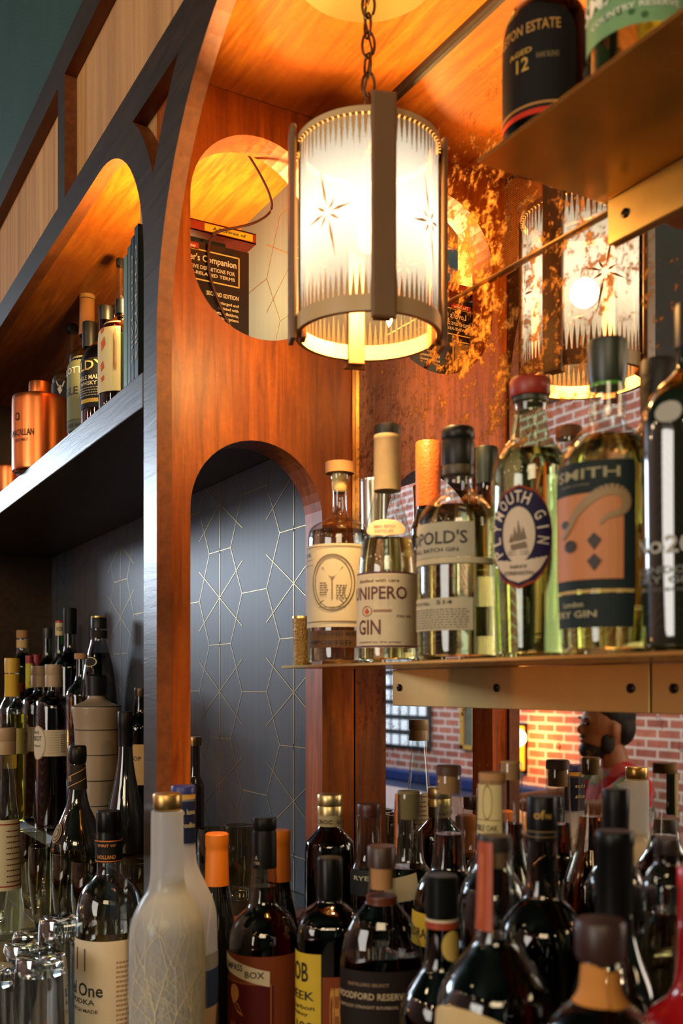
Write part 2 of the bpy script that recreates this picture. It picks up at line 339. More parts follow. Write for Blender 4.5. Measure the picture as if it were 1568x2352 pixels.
HX, HZ, HR = -1.4944, .1424, .0874       # star centre from the photograph (505,1376)
for ci in range(-9, 4):
    for cj in range(-5, 6):
        cx = HX+ci*1.5*HR; cz = HZ+cj*2*HR*.866+(HR*.866 if ci % 2 else 0)
        if not (-2.65 < cx < -1.1 and ZB < cz < .7): continue
        for k in (0, 1, 2):
            a, c_ = math.radians(60*k), math.radians(60*(k+1))
            x0, z0, x1, z1 = cx+HR*math.cos(a), cz+HR*math.sin(a), cx+HR*math.cos(c_), cz+HR*math.sin(c_)
            if min(z0, z1) > -.44 and max(z0, z1) < .70: wline(x0, z0, x1, z1)
        if ci % 2 == 0:
            for k in (30, 150, 210, 330):
                a = math.radians(k); z1 = cz+.1*math.sin(a)
                if -.44 < z1 < .70: wline(cx, cz, cx+.102*math.cos(a), z1)
            wline(cx, max(cz-.08, -.44), cx, min(cz+.08, .70), .0007)
struct('wall_cabinet', wb.mesh([wp, metal((190, 165, 110), .35)]))

# ------------------------------------------------------------------ foxed mirror panels
mr, nt, b, out = newmat('antique_mirror'); nt.nodes.remove(b); N = nt.nodes.new; L = nt.links.new
tc = N('ShaderNodeTexCoord')
def nz_(scale, detail, dist, rough=.6):
    n = N('ShaderNodeTexNoise'); n.inputs['Scale'].default_value = scale; n.inputs['Detail'].default_value = detail; n.inputs['Distortion'].default_value = dist; n.inputs['Roughness'].default_value = rough; L(tc.outputs['Object'], n.inputs['Vector']); return n
fine = nz_(56, 12, .25, .80); coarse = nz_(5.5, 3, .3)
spz = N('ShaderNodeSeparateXYZ'); L(tc.outputs['Object'], spz.inputs[0])
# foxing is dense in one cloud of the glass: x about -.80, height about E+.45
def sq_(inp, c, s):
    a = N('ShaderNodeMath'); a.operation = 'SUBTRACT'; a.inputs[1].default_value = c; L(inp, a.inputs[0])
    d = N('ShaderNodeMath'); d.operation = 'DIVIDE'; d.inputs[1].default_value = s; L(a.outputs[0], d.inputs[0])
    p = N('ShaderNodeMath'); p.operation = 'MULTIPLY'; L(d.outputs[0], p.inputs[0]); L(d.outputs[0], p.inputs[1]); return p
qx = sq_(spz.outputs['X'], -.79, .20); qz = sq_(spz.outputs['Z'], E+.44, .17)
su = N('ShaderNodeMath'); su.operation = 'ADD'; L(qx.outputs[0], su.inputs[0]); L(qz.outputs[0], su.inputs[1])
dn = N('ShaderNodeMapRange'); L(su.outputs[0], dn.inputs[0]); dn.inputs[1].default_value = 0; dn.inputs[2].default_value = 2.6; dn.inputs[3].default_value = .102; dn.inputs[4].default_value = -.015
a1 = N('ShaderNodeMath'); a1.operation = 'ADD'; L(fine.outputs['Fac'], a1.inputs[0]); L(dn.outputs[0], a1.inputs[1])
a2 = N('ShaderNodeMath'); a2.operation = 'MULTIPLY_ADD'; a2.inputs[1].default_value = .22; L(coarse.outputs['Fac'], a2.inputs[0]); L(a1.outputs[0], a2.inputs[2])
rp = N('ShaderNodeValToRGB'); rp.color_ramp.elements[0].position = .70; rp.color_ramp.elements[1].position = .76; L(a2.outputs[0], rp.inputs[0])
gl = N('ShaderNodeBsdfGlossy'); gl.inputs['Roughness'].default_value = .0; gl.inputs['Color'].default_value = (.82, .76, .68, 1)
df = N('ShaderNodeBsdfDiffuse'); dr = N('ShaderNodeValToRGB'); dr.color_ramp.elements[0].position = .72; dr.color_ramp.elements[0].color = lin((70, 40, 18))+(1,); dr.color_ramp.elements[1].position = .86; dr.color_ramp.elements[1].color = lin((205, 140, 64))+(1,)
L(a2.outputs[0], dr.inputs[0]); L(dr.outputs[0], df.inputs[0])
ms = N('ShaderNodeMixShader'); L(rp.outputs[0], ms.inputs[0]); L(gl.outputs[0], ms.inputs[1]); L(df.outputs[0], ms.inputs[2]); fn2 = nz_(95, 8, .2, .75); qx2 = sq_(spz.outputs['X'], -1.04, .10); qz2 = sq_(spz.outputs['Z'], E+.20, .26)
su2 = N('ShaderNodeMath'); su2.operation = 'ADD'; L(qx2.outputs[0], su2.inputs[0]); L(qz2.outputs[0], su2.inputs[1])
dn2 = N('ShaderNodeMapRange'); L(su2.outputs[0], dn2.inputs[0]); dn2.inputs[2].default_value = 2.4; dn2.inputs[3].default_value = .12; dn2.inputs[4].default_value = -.05
a3 = N('ShaderNodeMath'); a3.operation = 'ADD'; L(fn2.outputs['Fac'], a3.inputs[0]); L(dn2.outputs[0], a3.inputs[1])
rp2 = N('ShaderNodeValToRGB'); rp2.color_ramp.elements[0].position = .58; rp2.color_ramp.elements[1].position = .74; rp2.color_ramp.elements[1].color = (.8, .8, .8, 1); L(a3.outputs[0], rp2.inputs[0])
db = N('ShaderNodeBsdfDiffuse'); db.inputs[0].default_value = lin((64, 32, 14))+(1,); ms2 = N('ShaderNodeMixShader'); L(rp2.outputs[0], ms2.inputs[0]); L(ms.outputs[0], ms2.inputs[1]); L(db.outputs[0], ms2.inputs[2]); L(ms2.outputs[0], out.inputs['Surface'])
tag(link('wall_mirror', MB().box(-1.0922, .6, .647, .652, E+ZB, E+.4195).mesh([mr])), 'large foxed antique mirror behind the gin shelf, below the seam', 'mirror')
tag(link('wall_mirror', MB().box(-1.0922, .6, .647, .652, E+.4215, E+.7065).mesh([mr])), 'foxed antique mirror above the seam behind the hanging lantern', 'mirror')
struct('crease_shade_1', MB().box(-1.0920, .6, .6415, .6468, E+.7005, E+.7068).mesh([pbr((30, 16, 10), .5)]))  # shade of the crease between mirror and ceiling, put in as a dark strip
mt = MB().box(-1.0922, .6, .6425, .6468, E+.4197, E+.4213)
tag(link('mirror_seam_strip', mt.mesh([metal((150, 120, 70), .3)])), 'thin brass strip covering the seam between the two mirror sheets', 'strip')
tag(link('mirror_corner_strip', MB().box(-1.0921, -1.0895, .642, .6468, E+.022, E+.4196).mesh([metal((150, 110, 60), .3)])), 'thin upright metal strip where divider meets mirror', 'strip')

# ------------------------------------------------------------------ brass shelves with their screwed wall plates
def brass(key, c, r):
    if key in MATS: return MATS[key]
    m, nt, b, out = newmat(key); N = nt.nodes.new; L = nt.links.new; tc = N('ShaderNodeTexCoord'); n = N('ShaderNodeTexNoise'); n.inputs['Scale'].default_value = 9; n.inputs['Detail'].default_value = 5
    L(tc.outputs['Object'], n.inputs[0]); rr = N('ShaderNodeValToRGB'); rr.color_ramp.elements[0].position = .3; rr.color_ramp.elements[0].color = lin(tuple(x*.82 for x in c))+(1,); rr.color_ramp.elements[1].position = .75; rr.color_ramp.elements[1].color = lin(c)+(1,)
    L(n.outputs['Fac'], rr.inputs[0]); L(rr.outputs[0], b.inputs['Base Color']); b.inputs['Metallic'].default_value = 1
    mr_ = N('ShaderNodeMapRange'); L(n.outputs['Fac'], mr_.inputs[0]); mr_.inputs[3].default_value = r*.7; mr_.inputs[4].default_value = r*1.3; L(mr_.outputs[0], b.inputs['Roughness'])
    MATS[key] = m; return m
BR = brass('brushed_brass', (214, 168, 88), .26); BR2 = brass('satin_brass', (206, 172, 104), .42)
def wall_plate(parent, x0, x1, z0, z1, screws):
    p = link('wall_plate', MB().box(x0, x1, .6415, .6465, z0, z1).mesh([BR2], bev=.0006), parent)
    for sx in screws:
        s = MB(); zc = (z0+z1)/2
        vs = []; fs = []
        for k, (r, y) in enumerate(((.0042, .6414), (.0042, .6402), (.0034, .6396), (.0012, .6396), (.0012, .6408))):
            for q in range(16): a = 2*PI*q/16; vs.append((sx+r*math.cos(a), y, zc+r*math.sin(a)))
            if k:
                for q in range(16): fs.append(((k-1)*16+q, k*16+q, k*16+(q+1) % 16, (k-1)*16+(q+1) % 16))
        fs.append(tuple(64+q for q in range(16)))
        link('screw', mesh_from(vs, fs, 's', True, [pbr((40, 30, 20), .3, metal=.8)], 40), p)
def upx(u): return on_y(u, 1575, .6415).x
lo = thing('brass_shelf', 'long lower brass shelf holding the row of gin bottles', 'shelf')
link('shelf_plate', MB().box(-1.012, .55, .503, .6465, E+.0195, E+.0225).mesh([BR], bev=.0005), lo)
wall_plate(lo, -.995, upx(1491), E-.0235, E+.019, [upx(917), upx(1140), upx(1448)])
wall_plate(lo, upx(1496), .5, E-.0235, E+.019, [upx(1547), -.2])
hi = thing('brass_shelf', 'upper brass shelf at top right seen from below', 'shelf')
link('shelf_plate', MB().box(-.652, .55, .503, .6465, E+.4285, E+.4315).mesh([BR], bev=.0005), hi)
wall_plate(hi, -.645, .5, E+.389, E+.428, [upx(1435)+.0, -.2])

# ------------------------------------------------------------------ hanging lantern
lx, ly = W(845, .97)[:2]
ZL0, ZL1 = .343, .525
lan = thing('hanging_lantern', 'lit cylindrical glass lantern with four upright slats hanging from a chain', 'lamp', (lx, ly, E+ZL0))
h = ZL1-ZL0
sm, nt, b, out = newmat('opal_lamp_glass'); nt.nodes.remove(b); N = nt.nodes.new; L = nt.links.new
tp = N('ShaderNodeBsdfTransparent'); tl = N('ShaderNodeBsdfTranslucent'); dd = N('ShaderNodeBsdfDiffuse'); m1 = N('ShaderNodeMixShader'); m2 = N('ShaderNodeMixShader')
tp.inputs[0].default_value = (.24, .20, .15, 1); tl.inputs[0].default_value = (.017, .024, .046, 1); dd.inputs[0].default_value = (.010, .010, .010, 1)
adds = N('ShaderNodeAddShader'); adds2 = N('ShaderNodeAddShader'); L(tl.outputs[0], adds.inputs[0]); L(dd.outputs[0], adds.inputs[1]); L(adds.outputs[0], adds2.inputs[0]); L(tp.outputs[0], adds2.inputs[1]); L(adds2.outputs[0], out.inputs['Surface'])
SHADE = sm
def cyl_wall(r, z0, z1, mat, seg=72): return lathe([(r, z0), (r, z1)], mat, seg, capb=False, capt=False)
link('glass_shade', cyl_wall(.068, .004, h-.003, SHADE), lan)
TAN = pbr((205, 172, 122), .35, var=(14, .2)); SPIKE = pbr((196, 150, 84), .5)
def ringm(r0, r1, z0, z1, mat, seg=72):
    return lathe([(r1, z0), (r1, z1), (r0, z1), (r0, z0), (r1, z0)], mat, seg, capb=False, capt=False)
link('bottom_ring', ringm(.0665, .0715, -.004, .011, TAN), lan); link('top_ring', ringm(.0665, .0705, h-.006, h, TAN), lan)
sp_ = MB(); n_sp = 76
for k in range(n_sp):
    a = 2*PI*k/n_sp; w = 2*PI/n_sp*.42; r = .0684
    for z0, z1 in ((h-.006, h-.030-.003*(k % 3)), (.011, .034+.004*(k % 3))):
        sp_.add([(r*math.cos(a-w), r*math.sin(a-w), z0), (r*math.cos(a+w), r*math.sin(a+w), z0), (r*math.cos(a), r*math.sin(a), z1)], [(0, 1, 2)])
e = link('etched_spikes', sp_.mesh([SPIKE]), lan); e['kind'] = 'stuff'
back = math.atan2(-ly, -lx)              # towards the camera
def star(ang, zc, s, mb):
    r = .0687
    for k in range(8):
        t = 2*PI*k/8+.2; ln = s*(1.0 if k % 2 == 0 else .6)*(1.7 if k in (2, 6) else 1); w = s*.055
        P = lambda dx, dz: (r*math.cos(ang+dx/r), r*math.sin(ang+dx/r), zc+dz)
        c_, s_ = math.cos(t), math.sin(t)
        p = [P(s*.12*c_, s*.12*s_), P(ln*.45*c_-w*s_, ln*.45*s_+w*c_), P(ln*c_, ln*s_), P(ln*.45*c_+w*s_, ln*.45*s_-w*c_)]
        mb.add(p, [(0, 1, 2), (0, 2, 3)])
slat0 = math.radians(11)
for k in range(4):
    st = MB(); star(back+slat0+PI/4+k*PI/2+.02, h*.50, .026, st); link('etched_star', st.mesh([pbr((225, 170, 80), .5)]), lan)
    a = back+slat0+k*PI/2
    sl = MB().box(.0712, .0775, -.0115, .0115, -.012, h+.010).mesh([pbr((120, 88, 56), .4, var=(30, .25))], bev=.0022)
    s_ = link('upright_slat', sl, lan); s_.rotation_euler = (0, 0, a)
    il = MB().box(.061, .0664, -.0085, .0085, -.010, h+.002).mesh([pbr((120, 72, 30), .5)], bev=.001)
    s2 = link('inner_slat', il, lan); s2.rotation_euler = (0, 0, a)
sp2 = MB().tube([(-.066*math.cos(slat0+back), -.066*math.sin(slat0+back), h-.004), (0, 0, h-.004), (.066*math.cos(slat0+back), .066*math.sin(slat0+back), h-.004)], .002).tube([(0, 0, h-.005), (0, 0, h+.022)], .004)
link('hanger_bar', sp2.mesh([pbr((120, 84, 40), .4, metal=.7)], True), lan)
bulb = link('bulb', lathe([(.004, .118), (.014, .112), (.019, .098), (.017, .085), (.010, .076), (.003, .073)][::-1], glassm(), 20), lan)
point('lantern_bulb_light', (lx, ly, E+ZL0+.095), 24.0, (1, .58, .22), .016)
can = thing('ceiling_canopy', 'round brass ceiling canopy above the lantern chain', 'canopy', (lx-.003, ly, E+.707))
link('rose', lathe([(.074, -.0005), (.075, -.006), (.071, -.012), (.05, -.016), (.012, -.019)][::-1], pbr((140, 112, 60), .4, metal=.3), 48), can)
link('finial', lathe([(.008, -.019), (.009, -.026), (.005, -.032)][::-1], BR, 20), can)
link('loop', MB().tube([(.006*math.cos(t), 0, -.036+.006*math.sin(t)) for t in [2*PI*i/14 for i in range(14)]], .0014, closed=True).mesh([BR], True), can)
ch = thing('lantern_chain', 'dark link chain between ceiling canopy and lantern', 'chain', (lx, ly, E+ZL1+.02))
zc = .147; i = 0; z = 0.008
while z < .137:
    ln = .0245; pts = []
    for k in range(18):
        t = 2*PI*k/18; X = .0062*math.cos(t); Z = ln/2*math.sin(t)+(ln/2)
        pts.append((X, 0, Z) if i % 2 == 0 else (X*.3, X*.95, Z))
    o = link('chain_link', MB().tube(pts, .0014, 6, closed=True).mesh([pbr((66, 44, 24), .35, metal=.8)], True), ch); o.location = (0, 0, z); o.rotation_euler = (0, .06*(1 if i % 2 else -1), back+.5)
    z += .0195; i += 1
cdp = [(-.003, .002, .14), (-.008, .001, .11), (.002, .003, .075), (-.006, .0, .04), (-.01, .002, .01), (-.004, .0, -.03)]
link('lamp_cord', MB().tube(cdp, .0012, 6).mesh([pbr((60, 36, 18), .5)], True), ch)
# lamp cord and bulb inside the cabinet, seen through the round-ended opening
bp_ = W(398, 1.36); cbx = (bp_.x, bp_.y, E+.575)
cl = thing('cabinet_bulb', 'small warm bulb hidden behind the divider inside the cabinet', 'lamp', cbx)
link('bulb', lathe([(.004, -.03), (.013, -.024), (.017, -.012), (.014, .004), (.008, .014)], glassm(), 20), cl)
link('socket', lathe([(.009, .013), (.010, .03), (.006, .036)], pbr((50, 32, 18), .5), 20), cl)
link('cord', MB().tube([(0, 0, .034), (0, 0, .1295)], .0016).mesh([pbr((50, 26, 14), .5)]), cl)
point('cabinet_bulb_light', (cbx[0], cbx[1], cbx[2]-.012), 21, (1, .60, .20), .016)
cp = [on_x(556, 350, -1.150), on_x(590, 400, -1.148), on_x(618, 452, -1.146), on_x(624, 487, -1.145), on_x(590, 512, -1.143), on_x(540, 523, -1.1415), on_x(500, 530, -1.1405), on_x(482, 546, -1.14), on_x(479, 590, -1.14), on_x(484, 640, -1.14), on_x(510, 710, -1.14), on_x(540, 765, -1.14)]
cp = [Vector(p) for p in chaikin([(p.y, p.z) for p in cp]) for p in [(-1.142, p[0], p[1])]]
tag(link('electric_cord', MB().tube(cp, .0017, 8).mesh([pbr((70, 30, 16), .45)], True)), 'thin brown cord drooping across the round-ended opening in the divider', 'cord')

# ------------------------------------------------------------------ bottles
def text_on(root_parent, S, items, name='lettering'):
    groups = {}
    for it in items: groups.setdefault(it[5], []).append(it)
    for col, its in groups.items():
        mb = MB()
        for it in its: mb.add(*it_map(S, it))
        link(name, mb.mesh([ink(col)]), root_parent)
def it_map(S, it):
    s, a0, a1, zc, hh, col = it[:6]; tilt = math.radians(it[6]) if len(it) > 6 else 0
    vs, fs = text_shape(s); out_ = []
    for x, y in vs:
        X = x*(a1-a0); Z = y*hh
        out_.append(S((a0+a1)/2+X, zc+Z+math.tan(tilt)*X*.0006*57.3*.03))
    return out_, fs
def bottle(name, label, u, Y, base, prof, glass, caps=(), fill=None, liq=None, labels=(), turn=0, sq=2, asp=1, cat='bottle', group=None, hollow=True, fx=None, rot=None, seg=40):
    """prof: (half width, row) pairs measured down the silhouette; caps: (half widths+rows, material, part name)"""
    k = Y/F; loc = W(u, Y, base)
    face = math.atan2(-loc.y, -loc.x)
    root = thing(name, label, cat, loc, face+math.radians(turn if rot is None else rot), group)
    Z = lambda v: (1575-v)*k-base
    pr = [(hw*k, Z(v)) for hw, v in prof][::-1]
    R0 = pr[0][0]
    if pr[0][1] > .012: pr = [(R0, .008)]+pr
    pr = chaikin([(R0*.90, 0.0), (R0*.985, .003)]+pr, 2)
    link('glass_body', lathe(pr, glass, seg, sq, asp, fx=fx), root)
    if fill is not None:
        zf = Z(fill); ins = .0016
        lp = [(max(.002, r-ins), max(z, .004)) for r, z in pr if z < zf]; lp = [p for i, p in enumerate(lp) if i == 0 or p[1] > lp[i-1][1]]
        lp.append((max(.002, rad_at(pr, zf)-ins), zf))
        link('liquor', lathe(lp, liq, seg, sq, asp, fx=fx), root)
    for cpf, mat, pn in caps:
        link(pn, lathe([(hw*k, Z(v)) for hw, v in cpf][::-1], mat, 32, sharp=35), root)
    for lb in labels:
        off = lb.get('off', .0007)
        def S(a, z, off=off):
            x, y = xs(rad_at(pr, z)+off, math.radians(a), sq, asp); return (x, y, z)
        v0, v1 = lb['v']; a0, a1 = lb['a']; z0, z1 = Z(v1), Z(v0)
        shape = lb.get('shape', 'rect'); slant = lb.get('slant', 0)*k
        if lb.get('col') is not None:
            vs = []; fs = []; nz2 = 16 if shape != 'rect' else 8; na = max(4, int(abs(a1-a0)/6))
            full = (a1-a0) >= 359
            for j in range(nz2+1):
                t = j/nz2; z = z0+(z1-z0)*t; ac = (a0+a1)/2; hw = (a1-a0)/2
                if shape == 'oval': hw *= math.sqrt(max(0.0, 1-(2*t-1)**2)); 
                if shape == 'arch' and t > .75: hw *= math.sqrt(max(0.05, 1-((t-.75)/.25)**2))
                for i_ in range(na+1):
                    q = i_/na*2-1; zz = z+slant*q
                    if shape == 'archtop' and t > .99: zz -= (q*q)*(z1-z0)*.2
                    vs.append(S(ac+hw*q, zz))
            for j in range(nz2):
                for i_ in range(na): p = j*(na+1)+i_; fs.append((p, p+1, p+na+2, p+na+1))
            lo_ = link(lb.get('name', 'label'), mesh_from(vs, fs, 'l', True, [paper(lb['col']) if not lb.get('mat') else lb['mat']]), root)
        else: lo_ = root
        S2 = lambda a, z: S(a, z, off+.0005)
        its = [(s, b0, b1, Z(vc), hpx*k, col)+tuple(r_) for s, b0, b1, vc, hpx, col, *r_ in lb.get('text', ())]
        if its: text_on(lo_, S2, its)
        for nm, col, polys in lb.get('art', ()):   # line art: polygons of (angle, row)
            mb = MB()
            for pl in polys:
                mb.add([S(a, Z(v), off+.0004) for a, v in pl], [tuple(range(len(pl)))])
            link(nm, mb.mesh([ink(col)]), lo_)
    return root
def ell(ca, cv, ra, rv, n=24): return [(ca+ra*math.cos(2*PI*i/n), cv+rv*math.sin(2*PI*i/n)) for i in range(n)]
def ring_art(ca, cv, ra, rv, t=.08, n=32):
    out_ = []
    for i in range(n):
        p, q = 2*PI*i/n, 2*PI*(i+1)/n
        out_.append([(ca+ra*math.cos(p), cv+rv*math.sin(p)), (ca+ra*math.cos(q), cv+rv*math.sin(q)), (ca+ra*(1-t)*math.cos(q), cv+rv*(1-t)*math.sin(q)), (ca+ra*(1-t)*math.cos(p), cv+rv*(1-t)*math.sin(p))])
    return out_
def bar(a0, a1, v, h): return [(a0+(a1-a0)*i/8, v-h/2) for i in range(9)]+[(a1-(a1-a0)*i/8, v+h/2) for i in range(9)]
def bars(a0, a1, v, h):                    # a long line broken in short pieces so that it follows the curve
    n = max(1, int(abs(a1-a0)/8)); d = (a1-a0)/n
    return [[(a0+d*i, v-h/2), (a0+d*(i+1), v-h/2), (a0+d*(i+1), v+h/2), (a0+d*i, v+h/2)] for i in range(n)]
def rows(poly, dv=2.0):                    # a filled shape in thin rows, so that it follows the curved glass
    v0, v1 = min(p[1] for p in poly), max(p[1] for p in poly); out_ = []; n = max(1, int((v1-v0)/dv)); d = (v1-v0)/n
    for i in range(n):
        v = v0+d*(i+.5); xs_ = sorted(p[0]+(q[0]-p[0])*(v-p[1])/(q[1]-p[1]) for p, q in zip(poly, poly[1:]+poly[:1]) if (p[1] > v) != (q[1] > v))
        for a, b_ in zip(xs_[::2], xs_[1::2]): out_ += bars(a, b_, v, d*1.02)
    return out_
def fine_print(a0, a1, v0, v1, n, h=2.2, seed=1):
    rn = random.Random(seed); out_ = []
    for i in range(n):
        v = v0+(v1-v0)*i/max(1, n-1); a = a0
        while a < a1-2:
            w = rn.uniform(2, 7); out_.append([(a, v-h/2), (min(a+w, a1), v-h/2), (min(a+w, a1), v+h/2), (a, v+h/2)]); a += w+1.6
    return out_

CLEAR = glassm(); BLACKP = pbr((11, 10, 9), .4, spec=.35); CORK = pbr((176, 128, 78), .7, var=(60, .25)); GOLDM = metal((196, 160, 90), .28); DKM = metal((60, 50, 40), .3)
SMOKE = glassm((150, 150, 140)); GREENG = glassm((120, 170, 110)); DGREEN = glassm((30, 46, 26), .03)
BLK = pbr((14, 14, 15), .12, coat=1, key='near_black_glass')
CREAM = (214, 200, 170); INKD = (46, 38, 36)
GIN = liquidm((254, 247, 222)); PALE = liquidm((254, 236, 168)); BOURBON = liquidm((150, 66, 18)); DARKB = liquidm((84, 26, 10)); RUBY = liquidm((110, 34, 16)); AMBER = liquidm((214, 126, 34)); YEL = liquidm((236, 214, 60)); RED = liquidm((120, 12, 16))
SH = .0227                                  # top of the gin shelf
def ys(u, y): return y/(CS*(u-784)/F+SN)

# --- gin shelf, front row
Y1 = ys(780, .545); c = 780
bottle('gin_bottle', 'clear bottle with cork stopper and cocktail-glass label, leftmost on the gin shelf', c, Y1, SH,
       [(21, 1092), (21, 1102), (17, 1112), (16, 1150), (17, 1184), (34, 1196), (68, 1212), (74, 1240), (74, 1400)], CLEAR,
       [([(33, 1063), (33, 1088)], CORK, 'stopper_top'), ([(17, 1088), (19, 1096), (18, 1125), (15, 1132)], pbr((214, 178, 110), .5), 'stopper_plug')], 1222, GIN,
       [dict(v=(1258, 1444), a=(-88, 88), col=(206, 190, 158), text=[('ROYAL', -86, -58, 1280, 9, INKD)],
             art=[('label_art', (110, 92, 60), ring_art(-13, 1345, 40, 64, .05)+ring_art(-13, 1345, 34, 58, .04)+[[(-32, 1310), (6, 1310), (-12, 1338), (-14, 1338)], [(-14, 1336), (-12, 1336), (-12, 1382), (-14, 1382)], [(-30, 1384), (2, 1384), (8, 1392), (-38, 1392)]]+bars(-38, 10, 1400, 1.4)+fine_print(-36, -20, 1346, 1372, 6, 3, 5)+fine_print(-6, 12, 1352, 1380, 6, 3, 9)),
                  ('label_border', (120, 96, 60), bars(-88, 88, 1264, 2)+bars(-88, 88, 1432, 3)+bars(-88, -52, 1292, 1.2)+bars(-88, -52, 1304, 1.2))]),
        dict(v=(1452, 1490), a=(-70, 80), col=(92, 62, 36), name='lower_label', text=[('FORTIFIED WINE ROSE', -40, 60, 1458, 9, (24, 16, 10)), ('IMPORTED', -60, 20, 1478, 9, (24, 16, 10))])])
Y2 = ys(890, .545)
bottle('gin_bottle', 'gin bottle with beige paper-wrapped neck and maroon lettering, second on the shelf', 889, Y2, SH,
       [(28, 990), (30, 1006), (30, 1030), (29, 1128), (34, 1150), (46, 1196), (62, 1262), (68, 1320), (69, 1420)], CLEAR,
       [([(31, 979), (32, 984), (31, 1000)], BLACKP, 'cap'), ([(30.5, 1000), (31.5, 1008), (30.5, 1012), (31.5, 1128)], pbr((196, 170, 124), .7, var=(90, .35)), 'paper_wrap')], 1240, PALE,
       [dict(v=(1320, 1490), a=(-88, 88), col=(222, 204, 168), text=[('JUNIPERO', -92, 38, 1372, 38, (92, 40, 40)), ('GIN', -62, -12, 1444, 34, (92, 40, 40)), ('distilled with care', -62, 22, 1340, 8, (92, 70, 60)), ('750 ML', 16, 50, 1420, 6, (120, 90, 80)), ('bottled by the press', -60, 25, 1478, 6, (120, 90, 80))],
             art=[('label_border', (80, 40, 52), bars(-88, 88, 1322, 4)+bars(-88, 88, 1487, 4)), ('emblem', (150, 110, 90), ring_art(-40, 1408, 12, 12, .2)+bars(-26, 8, 1408, 6)), ('red_star', (190, 80, 30), [[(-46, 1410), (-40, 1400), (-34, 1410), (-40, 1416)]])]),
        dict(v=(1200, 1240), a=(-60, 50), col=(232, 200, 160), name='neck_label', shape='oval', text=[('SMALL BATCH', -35, 20, 1216, 6, (150, 90, 80)), ('DISTILLED', -30, 15, 1227, 6, (150, 90, 80))])])
Y3 = ys(1050, .545)
bottle('gin_bottle', 'round-shouldered gin bottle with tall black cap and grey paper label', 1052, Y3, SH,
       [(30, 1092), (32, 1100), (32, 1130), (60, 1148), (88, 1180), (94, 1214), (94, 1420)], CLEAR,
       [([(34, 984), (38, 990), (38, 1008), (36, 1012), (38, 1018), (38, 1060), (36, 1072)], BLACKP, 'cap'), ([(37, 1072), (38, 1076), (37, 1082), (38, 1086), (36, 1094)], pbr((70, 56, 30), .4), 'cap_ring')], 1168, PALE,
       [dict(v=(1212, 1290), a=(-90, 22), col=(186, 176, 148), text=[("LEOPOLD'S", -108, 12, 1246, 30, INKD), ('SMALL BATCH GIN', -85, 0, 1274, 9, INKD)]),
        dict(v=(1291, 1306), a=(-89, 89), col=(206, 190, 152), name='label_band', art=[('band_line', (60, 44, 30), bars(-88, 88, 1305, 2))]),
        dict(v=(1380, 1452), a=(-89, 20), col=(196, 184, 152), name='lower_label', text=[('BATCH No.', -85, -40, 1392, 8, INKD), ('514', -30, -8, 1390, 10, INKD)], art=[('small_print', (90, 76, 62), fine_print(-84, 14, 1406, 1446, 8))])])
Y4 = ys(1217, .548)
def arc_letters(s, ca, cv, ra, rv, t0, t1, hpx, wdeg, Y, R):  # letters standing around an oval
    out_ = []
    for i, ch_ in enumerate(s):
        if ch_ == ' ': continue
        out_.append((ch_, math.radians(t0+(t1-t0)*i/(len(s)-1))))
    return out_
pl = bottle('gin_bottle', 'green-tinted gin bottle with red cap and dark blue oval ship label', 1217, Y4, SH,
       [(36, 922), (38, 930), (35, 950), (42, 985), (45, 1010), (62, 1028), (84, 1060), (89, 1100), (86, 1300), (80, 1480)], glassm((224, 238, 212)),
       [([(45, 873), (47, 877), (47, 908), (44, 914)], pbr((150, 44, 24), .4), 'cap'), ([(40, 914), (40, 925)], pbr((30, 40, 24), .4), 'cap_collar')], 1040, liquidm((248, 248, 212)),
       [dict(v=(1128, 1360), a=(-65, 33), col=(150, 60, 26), shape='oval', name='label_rim'),
        dict(v=(1133, 1354), a=(-63, 31), col=(36, 30, 62), shape='oval', off=.0011, text=[],
             art=[('white_oval', (206, 186, 160), rows(ell(-17, 1240, 24, 62, 32))), ('foot_panel', (206, 186, 160), rows([(-58, 1292), (-17, 1300), (25, 1288), (14, 1316), (-2, 1338), (-17, 1346), (-32, 1338), (-48, 1316)]))])])
k4 = Y4/F
def S4(a, z): 
    r = 87*k4+.0022; return (r*math.cos(math.radians(a)), r*math.sin(math.radians(a)), z)
mb = MB(); s_ = 'PLYMOUTH GIN'
for i, ch_ in enumerate(s_):
    if ch_ == ' ': continue
    t = math.radians(205-212*i/(len(s_)-1)); ca = -17+35.5*math.cos(t); cv = 1243-88*math.sin(t)
    nx, nv = math.cos(t)*1.5, math.sin(t)*2.2; ph = math.atan2(-nx*87*PI/180*35, nv*50)*0+(t-PI/2)
    vs, fs = text_shape(ch_)
    if not vs: continue
    o_ = []
    for x, y in vs:
        X = x*20*(.22 if ch_ == 'I' else .8); V = y*26; xr = X*math.cos(ph)-V*math.sin(ph); vr = X*math.sin(ph)+V*math.cos(ph)
        o_.append(S4(ca+xr/(87*PI/180), (1575-cv+vr)*k4-SH))
    mb.add(o_, fs)
link('lettering', mb.mesh([ink((214, 196, 170))]), pl)
mb = MB()
for t_, a0_, a1_, v_ in (('NAVY', -28, -4, 1311), ('STRENGTH', -38, 4, 1325)):
    vs, fs = text_shape(t_); mb.add([S4((a0_+a1_)/2+x*(a1_-a0_), (1575-v_)*k4-SH+y*8*k4) for x, y in vs], fs)
link('lettering', mb.mesh([ink(INKD)]), pl)
mb = MB()
for pg in ([(-28, 1262), (-6, 1256), (-4, 1270), (-26, 1274)], [(-24, 1254), (-22, 1222), (-16, 1254)], [(-18, 1254), (-17, 1206), (-10, 1252)], [(-12, 1252), (-10, 1222), (-5, 1250)], [(-30, 1256), (-26, 1236), (-24, 1256)]):
    mb.add([S4(a, (1575-v)*k4-SH) for a, v in pg], [tuple(range(len(pg)))])
